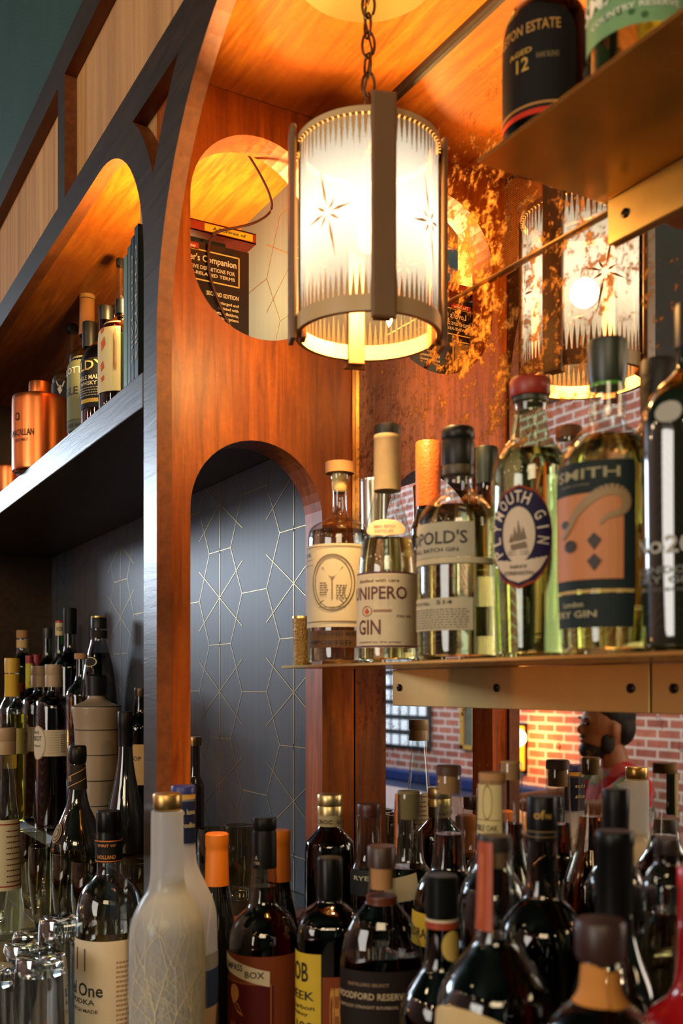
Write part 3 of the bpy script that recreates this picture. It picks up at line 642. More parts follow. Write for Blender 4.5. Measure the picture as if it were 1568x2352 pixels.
for v in (1276, 1280, 1284): mb.add([S4(a, (1575-vv)*k4-SH) for a, vv in ((-32, v), (-2, v), (-2, v+1.2), (-32, v+1.2))], [(0, 1, 2, 3)])
link('ship_drawing', mb.mesh([ink((110, 90, 60))]), pl)
Y5 = ys(1395, .545)
si = bottle('gin_bottle', 'broad clear gin bottle with dark green cap and swan label', 1394, Y5, SH,
       [(42, 888), (42, 900), (41, 960), (44, 982), (70, 1000), (100, 1040), (112, 1075), (110, 1300), (104, 1480)], CLEAR,
       [([(40, 783), (45, 787), (46, 800), (44, 870), (40, 888)], pbr((34, 42, 26), .35), 'cap'), ([(41, 886), (41, 893)], pbr((90, 170, 30), .4), 'cap_edge')], 1010, PALE,
       [dict(v=(1078, 1362), a=(-88, 32), col=(28, 40, 38), text=[('SIPSMITH', -104, 14, 1106, 24, (150, 140, 104)), ('Sensible Drinking', -60, -20, 1130, 6, (120, 112, 84))],
             art=[('copper_window', (190, 120, 70), [[(-84+i_*8.5, 1150), (-84+(i_+1)*8.5, 1150), (-84+(i_+1)*8.5, 1340), (-84+i_*8.5, 1340)] for i_ in range(12)])]),
        dict(v=(1363, 1369), a=(-88, 32), col=(200, 168, 100), name='label_line'),
        dict(v=(1371, 1446), a=(-88, 32), col=(28, 40, 38), name='lower_label', text=[('London', -60, -28, 1394, 12, (170, 160, 120)), ('DRY GIN', -78, -12, 1416, 15, (170, 160, 120))])])
k5 = Y5/F
def S5(a, v, o=.0018): r = 111*k5+o; return (r*math.cos(math.radians(a)), r*math.sin(math.radians(a)), (1575-v)*k5-SH)
mb = MB()
def band(pts, ws, f):
    for (p, q), (w0, w1) in zip(zip(pts, pts[1:]), zip(ws, ws[1:])):
        d = Vector((q[0]-p[0], q[1]-p[1])).normalized(); n_ = Vector((-d.y, d.x))
        mb.add([f(p[0]-n_.x*w0*.5, p[1]-n_.y*w0), f(p[0]+n_.x*w0*.5, p[1]+n_.y*w0), f(q[0]+n_.x*w1*.5, q[1]+n_.y*w1), f(q[0]-n_.x*w1*.5, q[1]-n_.y*w1)], [(0, 1, 2, 3)])
band(chaikin([(-58, 1246), (-46, 1226), (-38, 1196), (-22, 1168), (-4, 1146), (14, 1146), (22, 1170), (18, 1196), (2, 1200), (-8, 1220)], 2), [3+9*math.sin(PI*min(1, i_/38)) for i_ in range(40)], S5)
link('swan_drawing', mb.mesh([ink((150, 122, 84))]), si)
mb = MB(); mb.add([S5(a, v) for a, v in ell(-44, 1264, 9, 14, 12)], [tuple(range(12))]); mb.add([S5(a, v) for a, v in ell(-52, 1214, 7, 9, 12)], [tuple(range(12))])
for a0, v0 in ((-14, 1254), (-14, 1300)): mb.add([S5(a0, v0-16), S5(a0+8, v0), S5(a0, v0+22), S5(a0-8, v0)], [(0, 1, 2, 3)])
link('swan_details', mb.mesh([ink((46, 34, 26))]), si)
Y6 = ys(1590, .55)
bottle('gin_bottle', 'black-green square gin bottle with pale lettering at the right picture edge', 1593, Y6, SH,
       [(36, 800), (38, 850), (52, 868), (92, 905), (116, 960), (118, 1010), (112, 1480)], pbr((14, 24, 12), .06, coat=1, spec=.8),
       [([(40, 700), (42, 706), (42, 800)], BLACKP, 'cap')], None, None,
       [dict(v=(1230, 1400), a=(-80, 40), col=None, text=[('No209', -66, 14, 1262, 40, (170, 168, 156)), ('LONDON', -64, 4, 1318, 16, (120, 122, 116)), ('DRY GIN', -64, 4, 1340, 16, (120, 122, 116)), ('DISTILLED BY HAND', -64, 4, 1362, 7, (90, 90, 86))]),
        dict(v=(944, 994), a=(-38, -12), col=(170, 168, 158), name='seal', shape='oval')], sq=3.2)
# --- gin shelf, back row
def small(name, label, u, Y, base, vt, hw, capc, cap_v, cap_hw, glass, shoulder, liq=None, fill=None, **kw):
    nh = kw.pop('neck', cap_hw*.92)
    return bottle(name, label, u, Y, base, [(nh, cap_v-4), (nh, shoulder-.30*hw), (hw*.8, shoulder+.12*hw), (hw, shoulder+.55*hw), (hw, shoulder+.9*hw)], glass,
                  [([(cap_hw*.95, vt), (cap_hw, vt+3), (cap_hw, (vt+cap_v)/2), (cap_hw*.97, cap_v)], capc, 'cap')], fill, liq, **kw)
Yb = ys(983, .612)
small('liquor_bottle', 'bottle with orange ribbed capsule behind the second and third gin bottles', 983, Yb, SH, 1016, 40, pbr((206, 98, 40), .45, bump=(300, .4)), 1165, 29, SMOKE, 1190, AMBER, 1200,
      labels=[dict(v=(1028, 1037), a=(-180, 180), col=(30, 34, 70), name='blue_band', off=.0009)])
small('liquor_bottle', 'bottle with dark green cap behind the black-capped gin bottle', 1118, ys(1118, .614), SH, 1028, 42, pbr((22, 34, 26), .4), 1112, 26, SMOKE, 1150, PALE, 1180)
small('liquor_bottle', 'bottle with flat brown cap between the red-capped and green-capped gins', 1306, ys(1306, .612), SH, 981, 46, pbr((120, 66, 30), .5), 1008, 30, CLEAR, 1040, PALE, 1060)
small('liquor_bottle', 'bottle with rough black cap behind the square black-green gin', 1512, ys(1512, .61), SH, 830, 62, pbr((30, 22, 20), .5, bump=(120, .6)), 945, 42, SMOKE, 985, PALE, 1000)
tm = bottle('steel_jigger_cup', 'slim brushed steel cup behind the first two gin bottles', 858, ys(858, .61), SH, [(31, 1106), (29, 1200), (27, 1480)], metal((190, 186, 176), .28), [([(31.6, 1102), (31.8, 1108)], metal((210, 206, 190), .2), 'rim')], cat='cup')
gg = bottle('votive_glass', 'small amber textured glass at the left end of the gin shelf', 695, 1.1228, SH, [(24, 1418), (22, 1500)], pbr((150, 110, 44), .2, metal=.4, bump=(420, 1.0)), [([(24, 1416), (24.4, 1421)], GOLDM, 'rim')], cat='glass')

# --- upper brass shelf
HS = .4317
bottle('rum_bottle', 'dark rum bottle with black and gold label standing on the upper brass shelf', 1254, .82, HS, [(30, -60), (34, -20), (92, 40), (99, 110), (98, 340)], glassm((96, 26, 12), .03),
       [([(34, -130), (34, -60)], BLACKP, 'cap')], -10, DARKB,
       [dict(v=(62, 300), a=(-84, 40), col=(14, 11, 8), shape='arch', text=[('APPLETON ESTATE', -95, 18, 118, 24, (176, 130, 60)), ('12', -40, -22, 196, 30, (190, 150, 60)), ('AGED', -52, -18, 168, 12, (190, 150, 60)), ('RARE BLEND', -12, 16, 186, 12, (120, 100, 60))],
             art=[('gold_border', (176, 122, 50), bars(-84, 40, 290, 5))]),
        dict(v=(300, 312), a=(-84, 40), col=(200, 50, 20), name='red_stripe')])
bottle('liquor_bottle', 'stout bottle with green and white label on the upper shelf, cut by the frame', 1472, .735, HS, [(34, -230), (36, -160), (112, -90), (122, -20), (120, 170)], glassm((200, 220, 190)),
       [([(40, -290), (40, -225)], GOLDM, 'cap')], -70, PALE,
       [dict(v=(-60, 130), a=(-86, 60), col=(120, 160, 110), text=[('SMASH', -80, 20, 40, 44, (226, 226, 206)), ('COUNTRY RESERVE', -60, 40, 88, 14, (220, 220, 200))], art=[('leaf_print', (40, 90, 40), [ell(a_, v_, 4, 8, 6) for a_, v_ in [(random.uniform(-75, 50), random.uniform(-50, 122)) for _ in range(26)]])])])

# --- cabinet shelf: books, bottles, copper canisters
ST = .3722
def book(label, x0, x1, y0, y1, ht, col, spine_txt=None, tilt=0):
    o = thing('book', label, 'book', (x0, y0, E+ST), 0, 'books at the right end of the cabinet shelf')
    w, d = x1-x0, y1-y0
    cv = MB().box(0, .0014, 0, d, 0, ht).box(w-.0014, w, 0, d, 0, ht).box(0, w, 0, .0014, 0, ht).mesh([pbr(col, .3, coat=.4)], bev=.0003)
    link('cover', cv, o); link('pages', MB().box(.0015, w-.0015, .0016, d-.002, .002, ht-.002).mesh([paper((200, 186, 150))]), o)
    if tilt: o.rotation_euler = (0, tilt, 0)
    return o, w, d, ht
books = [('thin pale green menu book, leftmost upright book on the cabinet shelf', -1.222, -1.207, .165, (96, 118, 98)), ('green-grey clothbound book, second from the left in the row of books', -1.206, -1.193, .172, (60, 78, 66)),
         ('slim black book with silver speckled spine in the row of books', -1.192, -1.180, .178, (22, 24, 24)), ('dark green hardback book with lettered spine left of the wine guide', -1.179, -1.164, .186, (30, 38, 34))]
for lb, x0, x1, ht, col in books: 
    o, w, d, h_ = book(lb, x0, x1, .386, .50, ht, col)
    if 'lettered' in lb or 'speckled' in lb:
        mb = MB(); vs, fs = text_shape('COCKTAILS'); mb.add([(w/2+y*w*.5, -.0006, h_/2-x*h_*.75) for x, y in vs], fs); link('spine_lettering', mb.mesh([ink((170, 170, 160))]), o)
o, w, d, h_ = book('black wine companion paperback with gold-bordered title seen through the opening', -1.163, -1.146, .4005, .524, .173, (20, 17, 15))
def flat_text(s, y0, y1, zc, hh, col, par, x=None, nm='title'):
    vs, fs = text_shape(s); mb = MB(); mb.add([(x or w+.0006, (y0+y1)/2+a*(y1-y0), zc+b_*hh) for a, b_ in vs], fs); link(nm, mb.mesh([ink(col)]), par)
CG = (226, 196, 110)
flat_text("Lover's Companion", .030, .106, .152, .011, (236, 222, 190), o); flat_text('COMPREHENSIVE DEFINITIONS FOR', .012, .104, .1415, .0048, (226, 214, 180), o, nm='subtitle'); flat_text('3,000 WINE-RELATED TERMS', .014, .104, .134, .0048, (226, 214, 180), o, nm='subtitle')
flat_text('SECOND EDITION', .066, .109, .112, .0052, (236, 222, 190), o, nm='edition_line')
for q, t_ in enumerate(('Enlarged and', 'updated with', 'facts, definitions,', 'and descriptions')): flat_text(t_, .082-.006*(q > 1), .109, .102-q*.0062, .0046, (236, 222, 190), o, nm='blurb')
fr = MB()
for y0, y1, z0, z1 in ((.010, .110, .1620, .1635), (.010, .110, .1255, .127), (.109, .1105, .1255, .1635), (.010, .0115, .1255, .1635)): fr.box(w+.0001, w+.0004, y0, y1, z0, z1)
for y0, y1, z0, z1 in ((.052, .0535, .03, .118), (.006, .0535, .1165, .118)): fr.box(w+.0001, w+.0004, y0, y1, z0, z1)
link('gold_frame', fr.mesh([ink(CG)]), o)
link('title_tag', MB().box(w+.0001, w+.0004, .022, .056, .1625, .1705).mesh([ink((170, 40, 24))]), o); flat_text('The New', .026, .052, .1665, .005, (240, 225, 190), o, w+.0008)
link('cover_picture', MB().box(w+.0001, w+.0004, .006, .050, .03, .115).mesh([pbr((190, 150, 110), .4, var=(90, .9))]), o)
o2, w2_, d2, h2 = book('taller red and yellow paperback leaning behind the black wine guide', -1.1455, -1.1385, .405, .515, .162, (150, 40, 24))
o2.location = (-1.1795, .408, E+ST); bpy.data.objects.remove(o2.children[0], do_unlink=True); 
for c_ in list(o2.children): bpy.data.objects.remove(c_, do_unlink=True)
bpy.data.objects.remove(o2, do_unlink=True)
rb = thing('book', 'red and yellow paperback with worn top edge lying above the row of books', 'book', (-1.218, .41, E+ST+.187), 0, 'books at the right end of the cabinet shelf')
link('cover', MB().box(0, .07, 0, .125, 0, .0012).box(0, .07, 0, .125, .012, .0132).box(.0688, .07, 0, .125, 0, .0132).mesh([pbr((176, 60, 30), .4, var=(60, .6))]), rb)
link('pages', MB().box(.001, .0685, .001, .124, .0013, .0119).mesh([paper((196, 176, 140))]), rb)
link('yellow_patch', MB().box(.0701, .0704, .055, .12, .002, .011).mesh([ink((220, 190, 40))]), rb)
vs, fs = text_shape('A Portrait of'); mb = MB(); mb.add([(.0708, .088+a*.045, .0065+b_*.004) for a, b_ in vs], fs); link('lettering', mb.mesh([ink((30, 24, 20))]), rb)

def whisky(label, u, Y, vt, capv, caphw, hw, shoulder, glass, cap, liq, fill, labels, base=ST, **kw):
    return small('whisky_bottle', label, u, Y, base, vt, hw, cap, capv, caphw, glass, shoulder, liq, fill, labels=labels, **kw)
whisky('whisky bottle with black stag label left of the whiskies row', 165, 1.90, 747, 764, 15, 44, 850, CLEAR, BLACKP, AMBER, 860,
       [dict(v=(888, 1018), a=(-88, 60), col=(30, 24, 20), text=[('CASK', -90, -38, 936, 14, (210, 196, 170)), ('STRENGTH', -95, -38, 950, 7, (210, 196, 170))], art=[('stag_drawing', (200, 186, 160), [[(-44, 905), (-34, 896), (-28, 910), (-36, 918)], [(-30, 900), (-22, 888), (-20, 890), (-27, 903)], [(-42, 900), (-50, 888), (-48, 887), (-39, 897)]])]), dict(v=(972, 1060), a=(-88, 60), col=(206, 192, 156), name='lower_label', off=.001)])
whisky('whisky bottle with tall wooden stopper behind the olive-labelled bottle', 200, 1.80, 671, 688, 18, 40, 800, CLEAR, CORK, AMBER, 800, [dict(v=(690, 772), a=(-180, 180), col=(170, 110, 60), name='neck_wrap', off=.0008)], neck=16)
whisky('black-necked whisky bottle with olive label beside the stag bottle', 206, 1.62, 742, 800, 17, 50, 822, glassm((90, 60, 30), .03), BLACKP, DARKB, 840,
       [dict(v=(828, 975), a=(-88, 70), col=(116, 120, 88), text=[('CHARLOTTE', -150, -6, 864, 15, (220, 214, 190)), ('EAGLE', -120, -30, 910, 18, (30, 28, 22))]), dict(v=(976, 1000), a=(-88, 70), col=(90, 98, 80), name='lower_label', text=[('SINGLE MALT', -80, -10, 988, 8, (30, 28, 22))])])
whisky('amber whisky bottle with black label and cream capital letters', 243, 1.48, 705, 738, 16, 56, 800, glassm((170, 80, 30), .03), BLACKP, BOURBON, 800,
       [dict(v=(838, 950), a=(-88, 80), col=(24, 22, 20), text=[('SPEYSELDY', -190, -2, 854, 22, (206, 180, 100)), ('SINGLE MALT', -88, -8, 882, 10, (196, 184, 150)), ('WHISKY', -72, -20, 895, 9, (196, 184, 150))], art=[('small_print', (150, 140, 110), fine_print(-80, -10, 905, 922, 4)), ('gold_bar', (190, 150, 40), bars(-70, -10, 934, 9))])])
whisky('whisky bottle with cream label and orange brush lettering next to the books', 277, 1.38, 690, 722, 12, 50, 745, glassm((120, 50, 20), .03), BLACKP, BOURBON, 790,
       [dict(v=(750, 912), a=(-88, 0), col=(214, 196, 150), text=[('J & A Mitchell & Co', -20, -10, 830, 140, (170, 110, 60))], art=[('brush_strokes', (200, 90, 40), [[(-62, 770), (-50, 764), (-46, 772), (-58, 780)], [(-58, 800), (-44, 788), (-40, 806), (-54, 820)], [(-60, 850), (-48, 842), (-44, 858), (-56, 866)], [(-58, 880), (-46, 874), (-44, 884), (-54, 890)]])])], neck=10)
whisky('tall whisky bottle with black cap behind the cream-labelled bottle', 277, 1.58, 596, 612, 11, 30, 700, CLEAR, BLACKP, AMBER, 690, [])
COP = metal((196, 110, 60), .3)
mc = bottle('copper_canister', 'tall copper whisky canister with stepped lid on the cabinet shelf', 92, 1.76, ST, [(60, 916), (62, 920), (62, 1050)], COP,
       [([(24, 880), (25, 884), (25, 905), (20, 912), (40, 917)], COP, 'lid')], None, None, [dict(v=(930, 1060), a=(-80, 80), col=None, text=[('THE MACALLAN', -92, -12, 1007, 15, (40, 18, 10)), ('SINGLE MALT', -60, -25, 1024, 7, (60, 26, 14))], art=[('seal', (60, 26, 14), ring_art(-52, 970, 7, 9, .3, 14))])], cat='canister')
bottle('copper_lid', 'loose round copper lid at the far left front edge of the cabinet shelf', 28, 1.95, ST, [(34, 1072), (36, 1077), (36, 1110)], COP, [([(20, 1069), (36, 1074)], COP, 'top')], cat='lid')  # a canister lid lying loose, not a cup
tag(link('black_box', MB().box(-2.22, -2.10, .44, .60, E+ST, E+ST+.085).mesh([pbr((24, 22, 22), .25, coat=.5)], bev=.002)), 'low black glossy box behind the loose copper lid', 'box')

# --- cabinet counter
CT = -.2858; RT = -.1798
def boud(label, u, Y, words):
    k_ = Y/F; s = 1.9/Y; v = lambda q: 1575+(q-1575)*s; hwf = s
    return bottle('liqueur_bottle', label, u, Y, CT, [(13.5*hwf, v(1575)), (13.5*hwf, v(1595)), (36*hwf, v(1606)), (43*hwf, v(1618)), (44*hwf, v(1900))], glassm((190, 180, 170)),
        [([(19.5*hwf, v(1524)), (20*hwf, v(1527)), (20*hwf, v(1546)), (19*hwf, v(1549)), (20*hwf, v(1552)), (20*hwf, v(1578))], pbr((168, 140, 108), .45), 'screw_cap')], v(1600), DARKB,
        [dict(v=(v(1680), v(1742)), a=(-80, 88), col=(206, 186, 150), art=[('small_print', (110, 90, 64), fine_print(22, 80, v(1692), v(1732), 9)), ('rule_lines', (150, 130, 100), sum((bars(-18, 16, v(1686+6*i_), 1) for i_ in range(9)), []))]),
         dict(v=(v(1668), v(1752)), a=(-88, -22), col=(210, 196, 168), name='round_label', shape='oval', off=.0012, text=[(words, -88, -38, v(1700), 11, INKD), ('CREME DE', -86, -48, v(1686), 6, INKD), ('Dijon', -78, -42, v(1718), 6, INKD)], art=[('label_ring', (130, 80, 60), ring_art(-55, v(1710), 31, 40, .05))])])
boud('dark liqueur bottle with ribbed tan screw cap, nearest of the two round-labelled', 123, 1.99, 'ABRICOT')
boud('dark liqueur bottle with ribbed pale screw cap behind and left of its twin', 90, 2.14, 'VIOLETTE')
small('liqueur_bottle', 'knobbly dark red bottle with yellow label at the cabinet left', 45, 2.2, CT, 1568, 30, pbr((110, 24, 24), .4), 1590, 13, glassm((120, 60, 40)), 1618, RED, 1615, labels=[dict(v=(1680, 1762), a=(-80, 80), col=(196, 160, 50), text=[('MARIN', -60, 30, 1708, 12, (110, 50, 20)), ('COLONI', -60, 30, 1726, 12, (110, 50, 20))])], fx=lambda a, z: 1+.02*math.sin(14*a)*math.sin(z*260))
small('liqueur_bottle', 'bottle with yellow ribbed cap and yellow-green liquid at the far left', 28, 2.08, CT, 1512, 28, pbr((206, 160, 50), .45), 1546, 17, CLEAR, 1610, YEL, 1640, labels=[dict(v=(1548, 1600), a=(-180, 180), col=(214, 170, 50), name='neck_label'), dict(v=(1672, 1730), a=(-80, 80), col=(220, 200, 120))])
small('liqueur_bottle', 'green bottle with red cap and yellow neck label between the screw caps', 68, 2.28, CT, 1506, 30, pbr((140, 30, 36), .4), 1524, 9, DGREEN, 1596, labels=[dict(v=(1524, 1580), a=(-180, 180), col=(196, 180, 60), name='neck_label', text=[('+', -5, 5, 1568, 8, (40, 90, 40))])])
small('liqueur_bottle', 'bottle with dark pink cap just behind the pale screw caps', 84, 2.45, RT, 1504, 26, pbr((150, 36, 50), .4), 1530, 10, SMOKE, 1590)
small('liqueur_bottle', 'clear bottle with cork stopper, leftmost of the tall bottles on the riser', 52, 2.35, RT, 1448, 30, CORK, 1466, 14, CLEAR, 1512, liquidm((60, 70, 80)), 1500, labels=[dict(v=(1470, 1488), a=(-180, 180), col=(200, 170, 110), name='neck_label')])
small('liqueur_bottle', 'slender bottle with small black cap on the riser', 109, 2.37, RT, 1443, 24, pbr((30, 34, 32), .35), 1466, 11, SMOKE, 1520, liquidm((90, 80, 70)), 1500)
small('liqueur_bottle', 'slender bottle with red cap and white neck label on the riser', 137, 2.28, RT, 1426, 26, pbr((190, 50, 34), .4), 1430, 10, GREENG, 1520, liquidm((60, 60, 40)), 1480, labels=[dict(v=(1431, 1460), a=(-180, 180), col=(214, 196, 150), name='neck_label', text=[('N20', -40, 40, 1445, 10, INKD)])])
small('liqueur_bottle', 'tallest dark bottle with long matte black capsule on the riser', 161, 2.20, RT, 1397, 36, pbr((10, 12, 11), .45, spec=.2), 1456, 15, SMOKE, 1510, liquidm((30, 24, 20)), 1500)
small('liqueur_bottle', 'flask-shaped bottle with cork stopper beside the large clear bottle', 186, 1.92, CT, 1501, 34, CORK, 1514, 15, CLEAR, 1575, AMBER, 1600, neck=11)
bottle('liqueur_bottle', 'large sloping clear bottle with black cap and oval neck badge, at the wallpaper', 227, 2.03, RT, [(18, 1445), (18, 1470), (20, 1480), (34, 1530), (42, 1590), (43, 1640)], glassm((190, 196, 200)),
       [([(17, 1418), (18, 1420), (18, 1444)], BLACKP, 'cap'), ([(17.5, 1416), (17.5, 1419)], GOLDM, 'cap_top')], 1500, liquidm((70, 70, 74)),
       [dict(v=(1448, 1466), a=(-180, 180), col=(36, 28, 24), name='neck_label'), dict(v=(1510, 1532), a=(-70, -8), col=(40, 36, 34), shape='oval', name='badge', art=[('badge_rim', (206, 186, 130), ring_art(-39, 1521, 31, 11, .14))])])
sk = bottle('plastic_pourer', 'stacked frosted plastic storage pourer with black spout collar', 221, 1.82, CT, [(18, 1597), (20, 1606), (34, 1614), (54, 1621), (56, 1626), (50, 1665), (49, 1676), (47, 1730), (46, 1790), (43, 1860)], pbr((150, 130, 104), .45, coat=.2),
       [([(22, 1550), (25, 1553), (23, 1597)], BLACKP, 'collar')]+[([(w_+.6, v_), (w_+.6, v_+2)], pbr((50, 40, 32), .6), 'seam_ring') for w_, v_ in ((56, 1621), (50, 1674), (48, 1731), (47, 1789), (45, 1846))], cat='pourer')
bottle('sparkling_wine_bottle', 'half-size dark bottle with round gold medal and slanted neck foil', 178, 1.56, -.3598, [(17, 1752), (19, 1780), (22, 1840), (44, 1890), (62, 1935), (63, 1985)], pbr((18, 16, 14), .08, coat=1),
       [([(17, 1712), (20, 1716), (21, 1735), (20, 1748), (18, 1754)], pbr((26, 22, 18), .35, metal=.5), 'foil_top')], labels=[dict(v=(1756, 1812), a=(-170, 170), col=(44, 34, 26), name='neck_foil', text=[('CVB', -80, -40, 1788, 12, (196, 150, 80))], art=[('gold_stripe', (200, 150, 80), [[(-80+i_*12, 1785-i_*2), (-68+i_*12, 1783-i_*2), (-68+i_*12, 1785-i_*2), (-80+i_*12, 1787-i_*2)] for i_ in range(12)]+[[(-80+i_*12, 1808-i_*2), (-68+i_*12, 1806-i_*2), (-68+i_*12, 1808-i_*2), (-80+i_*12, 1810-i_*2)] for i_ in range(12)])]),
               dict(v=(1886, 1930), a=(-78, -42), col=(170, 140, 96), shape='oval', name='medal', off=.0015, art=[('medal_relief', (60, 46, 30), ring_art(-60, 1908, 15, 18, .15, 20)+ring_art(-60, 1908, 9, 11, .3, 16))])])
bottle('wine_bottle', 'long-necked black wine bottle standing against the pillar', 288, 1.70, CT, [(16, 1714), (17, 1740), (24, 1790), (38, 1850), (45, 1900)], pbr((14, 15, 12), .08, coat=1), [([(16, 1634), (17.5, 1637), (17.5, 1668), (16.5, 1672), (16.5, 1714)], pbr((14, 13, 13), .4, spec=.2), 'capsule')])
small('liqueur_bottle', 'dark bottle with orange label half hidden by the pillar', 324, 1.82, CT, 1580, 34, pbr((60, 44, 24), .3, metal=.5), 1600, 16, glassm((110, 60, 30)), 1650, DARKB, 1650, labels=[dict(v=(1708, 1800), a=(-80, 80), col=(200, 160, 100), text=[('SIROP', -60, 0, 1740, 10, INKD)])])
bottle('liqueur_bottle', 'tall clear bottle with tan ribbed screw cap at the left picture edge', 8, 1.42, -.36, [(20, 1733), (21, 1760), (26, 1800), (30, 1850), (36, 1900), (38, 2060)], CLEAR, [([(27, 1672), (28, 1676), (28, 1700), (27, 1702), (28, 1704), (28, 1732)], pbr((176, 146, 110), .4), 'screw_cap')], None, None,
       [dict(v=(1880, 2040), a=(-60, 88), col=(206, 190, 150), art=[('red_border', (150, 50, 40), bars(-60, 88, 1890, 3)), ('red_border', (150, 50, 40), bars(-60, 88, 2030, 3)), ('small_print', (120, 50, 40), fine_print(10, 70, 1905, 2020, 10, 3))])], turn=0)
small('liqueur_bottle', 'dark bottle with metallic faceted cap seen through the arched opening', 447, 1.41, CT, 1692, 22, metal((120, 96, 66), .3), 1712, 16, pbr((20, 16, 12), .1, coat=1), 1790, neck=12)

# --- glassware
def flute(label, u, Y, vt, hw, vb):
    k_ = Y/F; base = (1575-vb)*k_; root = thing('champagne_flute', label, 'glass', W(u, Y, base), 0, 'stemless flutes on the tan ledge'); H_ = (vb-vt)*k_; R_ = hw*k_
    pr = chaikin([(R_*.55, 0), (R_*.60, .004), (R_*.80, H_*.30), (R_*1.0, H_*.62), (R_*.93, H_)], 2); pi_ = [(max(.001, r-.0014), z) for r, z in pr if z > .018]
    full = pr+[(r, z) for r, z in reversed(pi_)]+[(.0005, .017)]
    link('bowl', lathe(full, glassm((226, 222, 206), .02, .9), 36, capt=False), root)
    link('foot', lathe([(R_*.54, .0005), (R_*.58, .004), (R_*.6, .014), (.001, .016)], liquidm((240, 235, 215), ior=1.45), 28), root); return root
LZ = -.3598
for lb, u, Y in (('stemless flute nearest the front edge of the tan ledge', 103, 1.46), ('stemless flute directly left of the nearest one', 74, 1.62), ('stemless flute cut off by the left picture edge', -14, 1.52), ('stemless flute between the nearest flute and the silver-capped vodka', 158, 1.40), ('stemless flute just left of the clear vodka cap', 204, 1.34), ('stemless flute between vodka neck and pillar', 306, 1.33)):
    k_ = Y/F; flute(lb, u, Y, 1575-(LZ+.125)/k_, .0245/k_, 1575-LZ/k_)
for lb, u, Y in (('small glass beyond the arched opening, left of the wine bottles', 490, 1.30), ('small glass beyond the arched opening, between the orange capsules', 550, 1.33)):
    k_ = Y/F; flute(lb, u, Y, 1575-(CT+.10)/k_, .022/k_, 1575-CT/k_)
def tumbler(label, u, Y, top, R_=.0325):
    base = ZB+.0003; H_ = top-base; root = thing('upturned_highball_glass', label, 'glass', W(u, Y, base), random.random(), 'upturned glasses in the lower left')
    fl = lambda a, z: 1+(.012*math.cos(18*a) if z < H_*.8 else 0)
    pr = [(R_, 0), (R_*.99, .004), (R_*.93, H_*.5), (R_*.88, H_*.86), (R_*.86, H_*.95), (R_*.80, H_)]
    ib = [(r-.003, z) for r, z in pr if z < H_*.84]
    link('wall', lathe(pr[:5]+[(R_*.80, H_), (.001, H_-.003)][:2]+[(.001, H_-.004)], glassm((228, 232, 232), .05, .8, 0, .22), 54, fx=fl, capb=False, capt=False), root)
    link('thick_base', lathe([(R_*.80, H_-.020), (R_*.84, H_-.014), (R_*.82, H_-.004), (R_*.6, H_-.0015), (R_*.2, H_-.003)], liquidm((244, 246, 244), ior=1.45), 36), root); return root
for lb, u, Y, t in (('upturned ribbed highball glass nearest the bottom left corner', 94, 1.12, -.303), ('upturned ribbed highball glass behind and left of the nearest one', 60, 1.28, -.330), ('upturned ribbed highball glass farthest back in the lower left group', 78, 1.345, -.332), ('upturned dark-looking highball glass beside the clear vodka bottle', 142, 1.23, -.286), ('upturned highball glass at the very left picture edge', -20, 1.2, -.34)):
    tumbler(lb, u, Y, t)
wg = Vector(W(6, 1.05)); tag(link('citrus_wedge', (lambda m_: (blob(m_, (0, 0, 0), .020, .012, .012), m_)[1])(MB()).mesh([pbr((220, 110, 40), .4, bump=(200, .4))], True), None, (wg.x, wg.y, E+ZB+.0122)), 'small orange citrus wedge at the lower left picture edge', 'fruit')

# --- front rows on the low counter
ZF = ZB+.0003
bottle('vodka_bottle', 'clear vodka bottle with black foil cap and large cream label', 250, 1.19, ZF,
       [(27, 1975), (27, 2000), (34, 2016), (60, 2036), (72, 2075), (75, 2110), (75, 2400)], CLEAR,
       [([(27, 1862), (28.5, 1866), (28.5, 1905), (27.5, 1908), (28.5, 1912), (28.5, 1978)], pbr((10, 8, 7), .3, spec=.2), 'foil_cap')], 2130, GIN,
       [dict(v=(2144, 2440), a=(-88, 78), col=(216, 200, 170), text=[('Ketel One', -125, -10, 2253, 30, (36, 32, 30)), ('VODKA', -86, -24, 2280, 12, (60, 54, 50)), ('DUTCH MADE', -88, -18, 2300, 8, (60, 54, 50))], art=[('picture_block', (90, 84, 64), [[(-66, 2162), (-42, 2162), (-42, 2212), (-66, 2212)]]), ('script_lines', (170, 130, 100), fine_print(12, 60, 2192, 2330, 14, 4, 3))]),
        dict(v=(1928, 1974), a=(-180, 180), col=(16, 14, 12), name='neck_band', off=.0018, text=[('SPIRIT OF', -52, 30, 1938, 6, (196, 130, 70)), ('HOLLAND', -52, 30, 1964, 9, (196, 130, 70))], art=[('copper_line', (190, 110, 50), bars(-180, 180, 1928, 2.5)+bars(-180, 180, 1974, 2.5))])])
FROST = glassm((220, 226, 230), .25, .5, .62)
gg = bottle('vodka_bottle', 'tall frosted white vodka bottle with gold cap and bare-tree drawing', 384, .96, ZF,
       [(36, 1862), (37, 1880), (37, 1990), (41, 2040), (62, 2068), (82, 2110), (87, 2160), (86, 2400)], FROST,
       [([(31, 1822), (33, 1825), (33, 1855), (30, 1860)], metal((186, 150, 90), .35), 'cap')], 2020, pbr((205, 205, 200), .6, trans=.55, ior=1.34))
k_ = .96/F; mb = MB(); rn = random.Random(4)
prg = [(86*k_, 0), (87*k_, (1575-2160)*k_-ZF), (82*k_, (1575-2110)*k_-ZF), (66*k_, (1575-2070)*k_-ZF)]
def SG(a, z): r = rad_at(prg, z)+.0012; return (r*math.cos(a), r*math.sin(a), z)
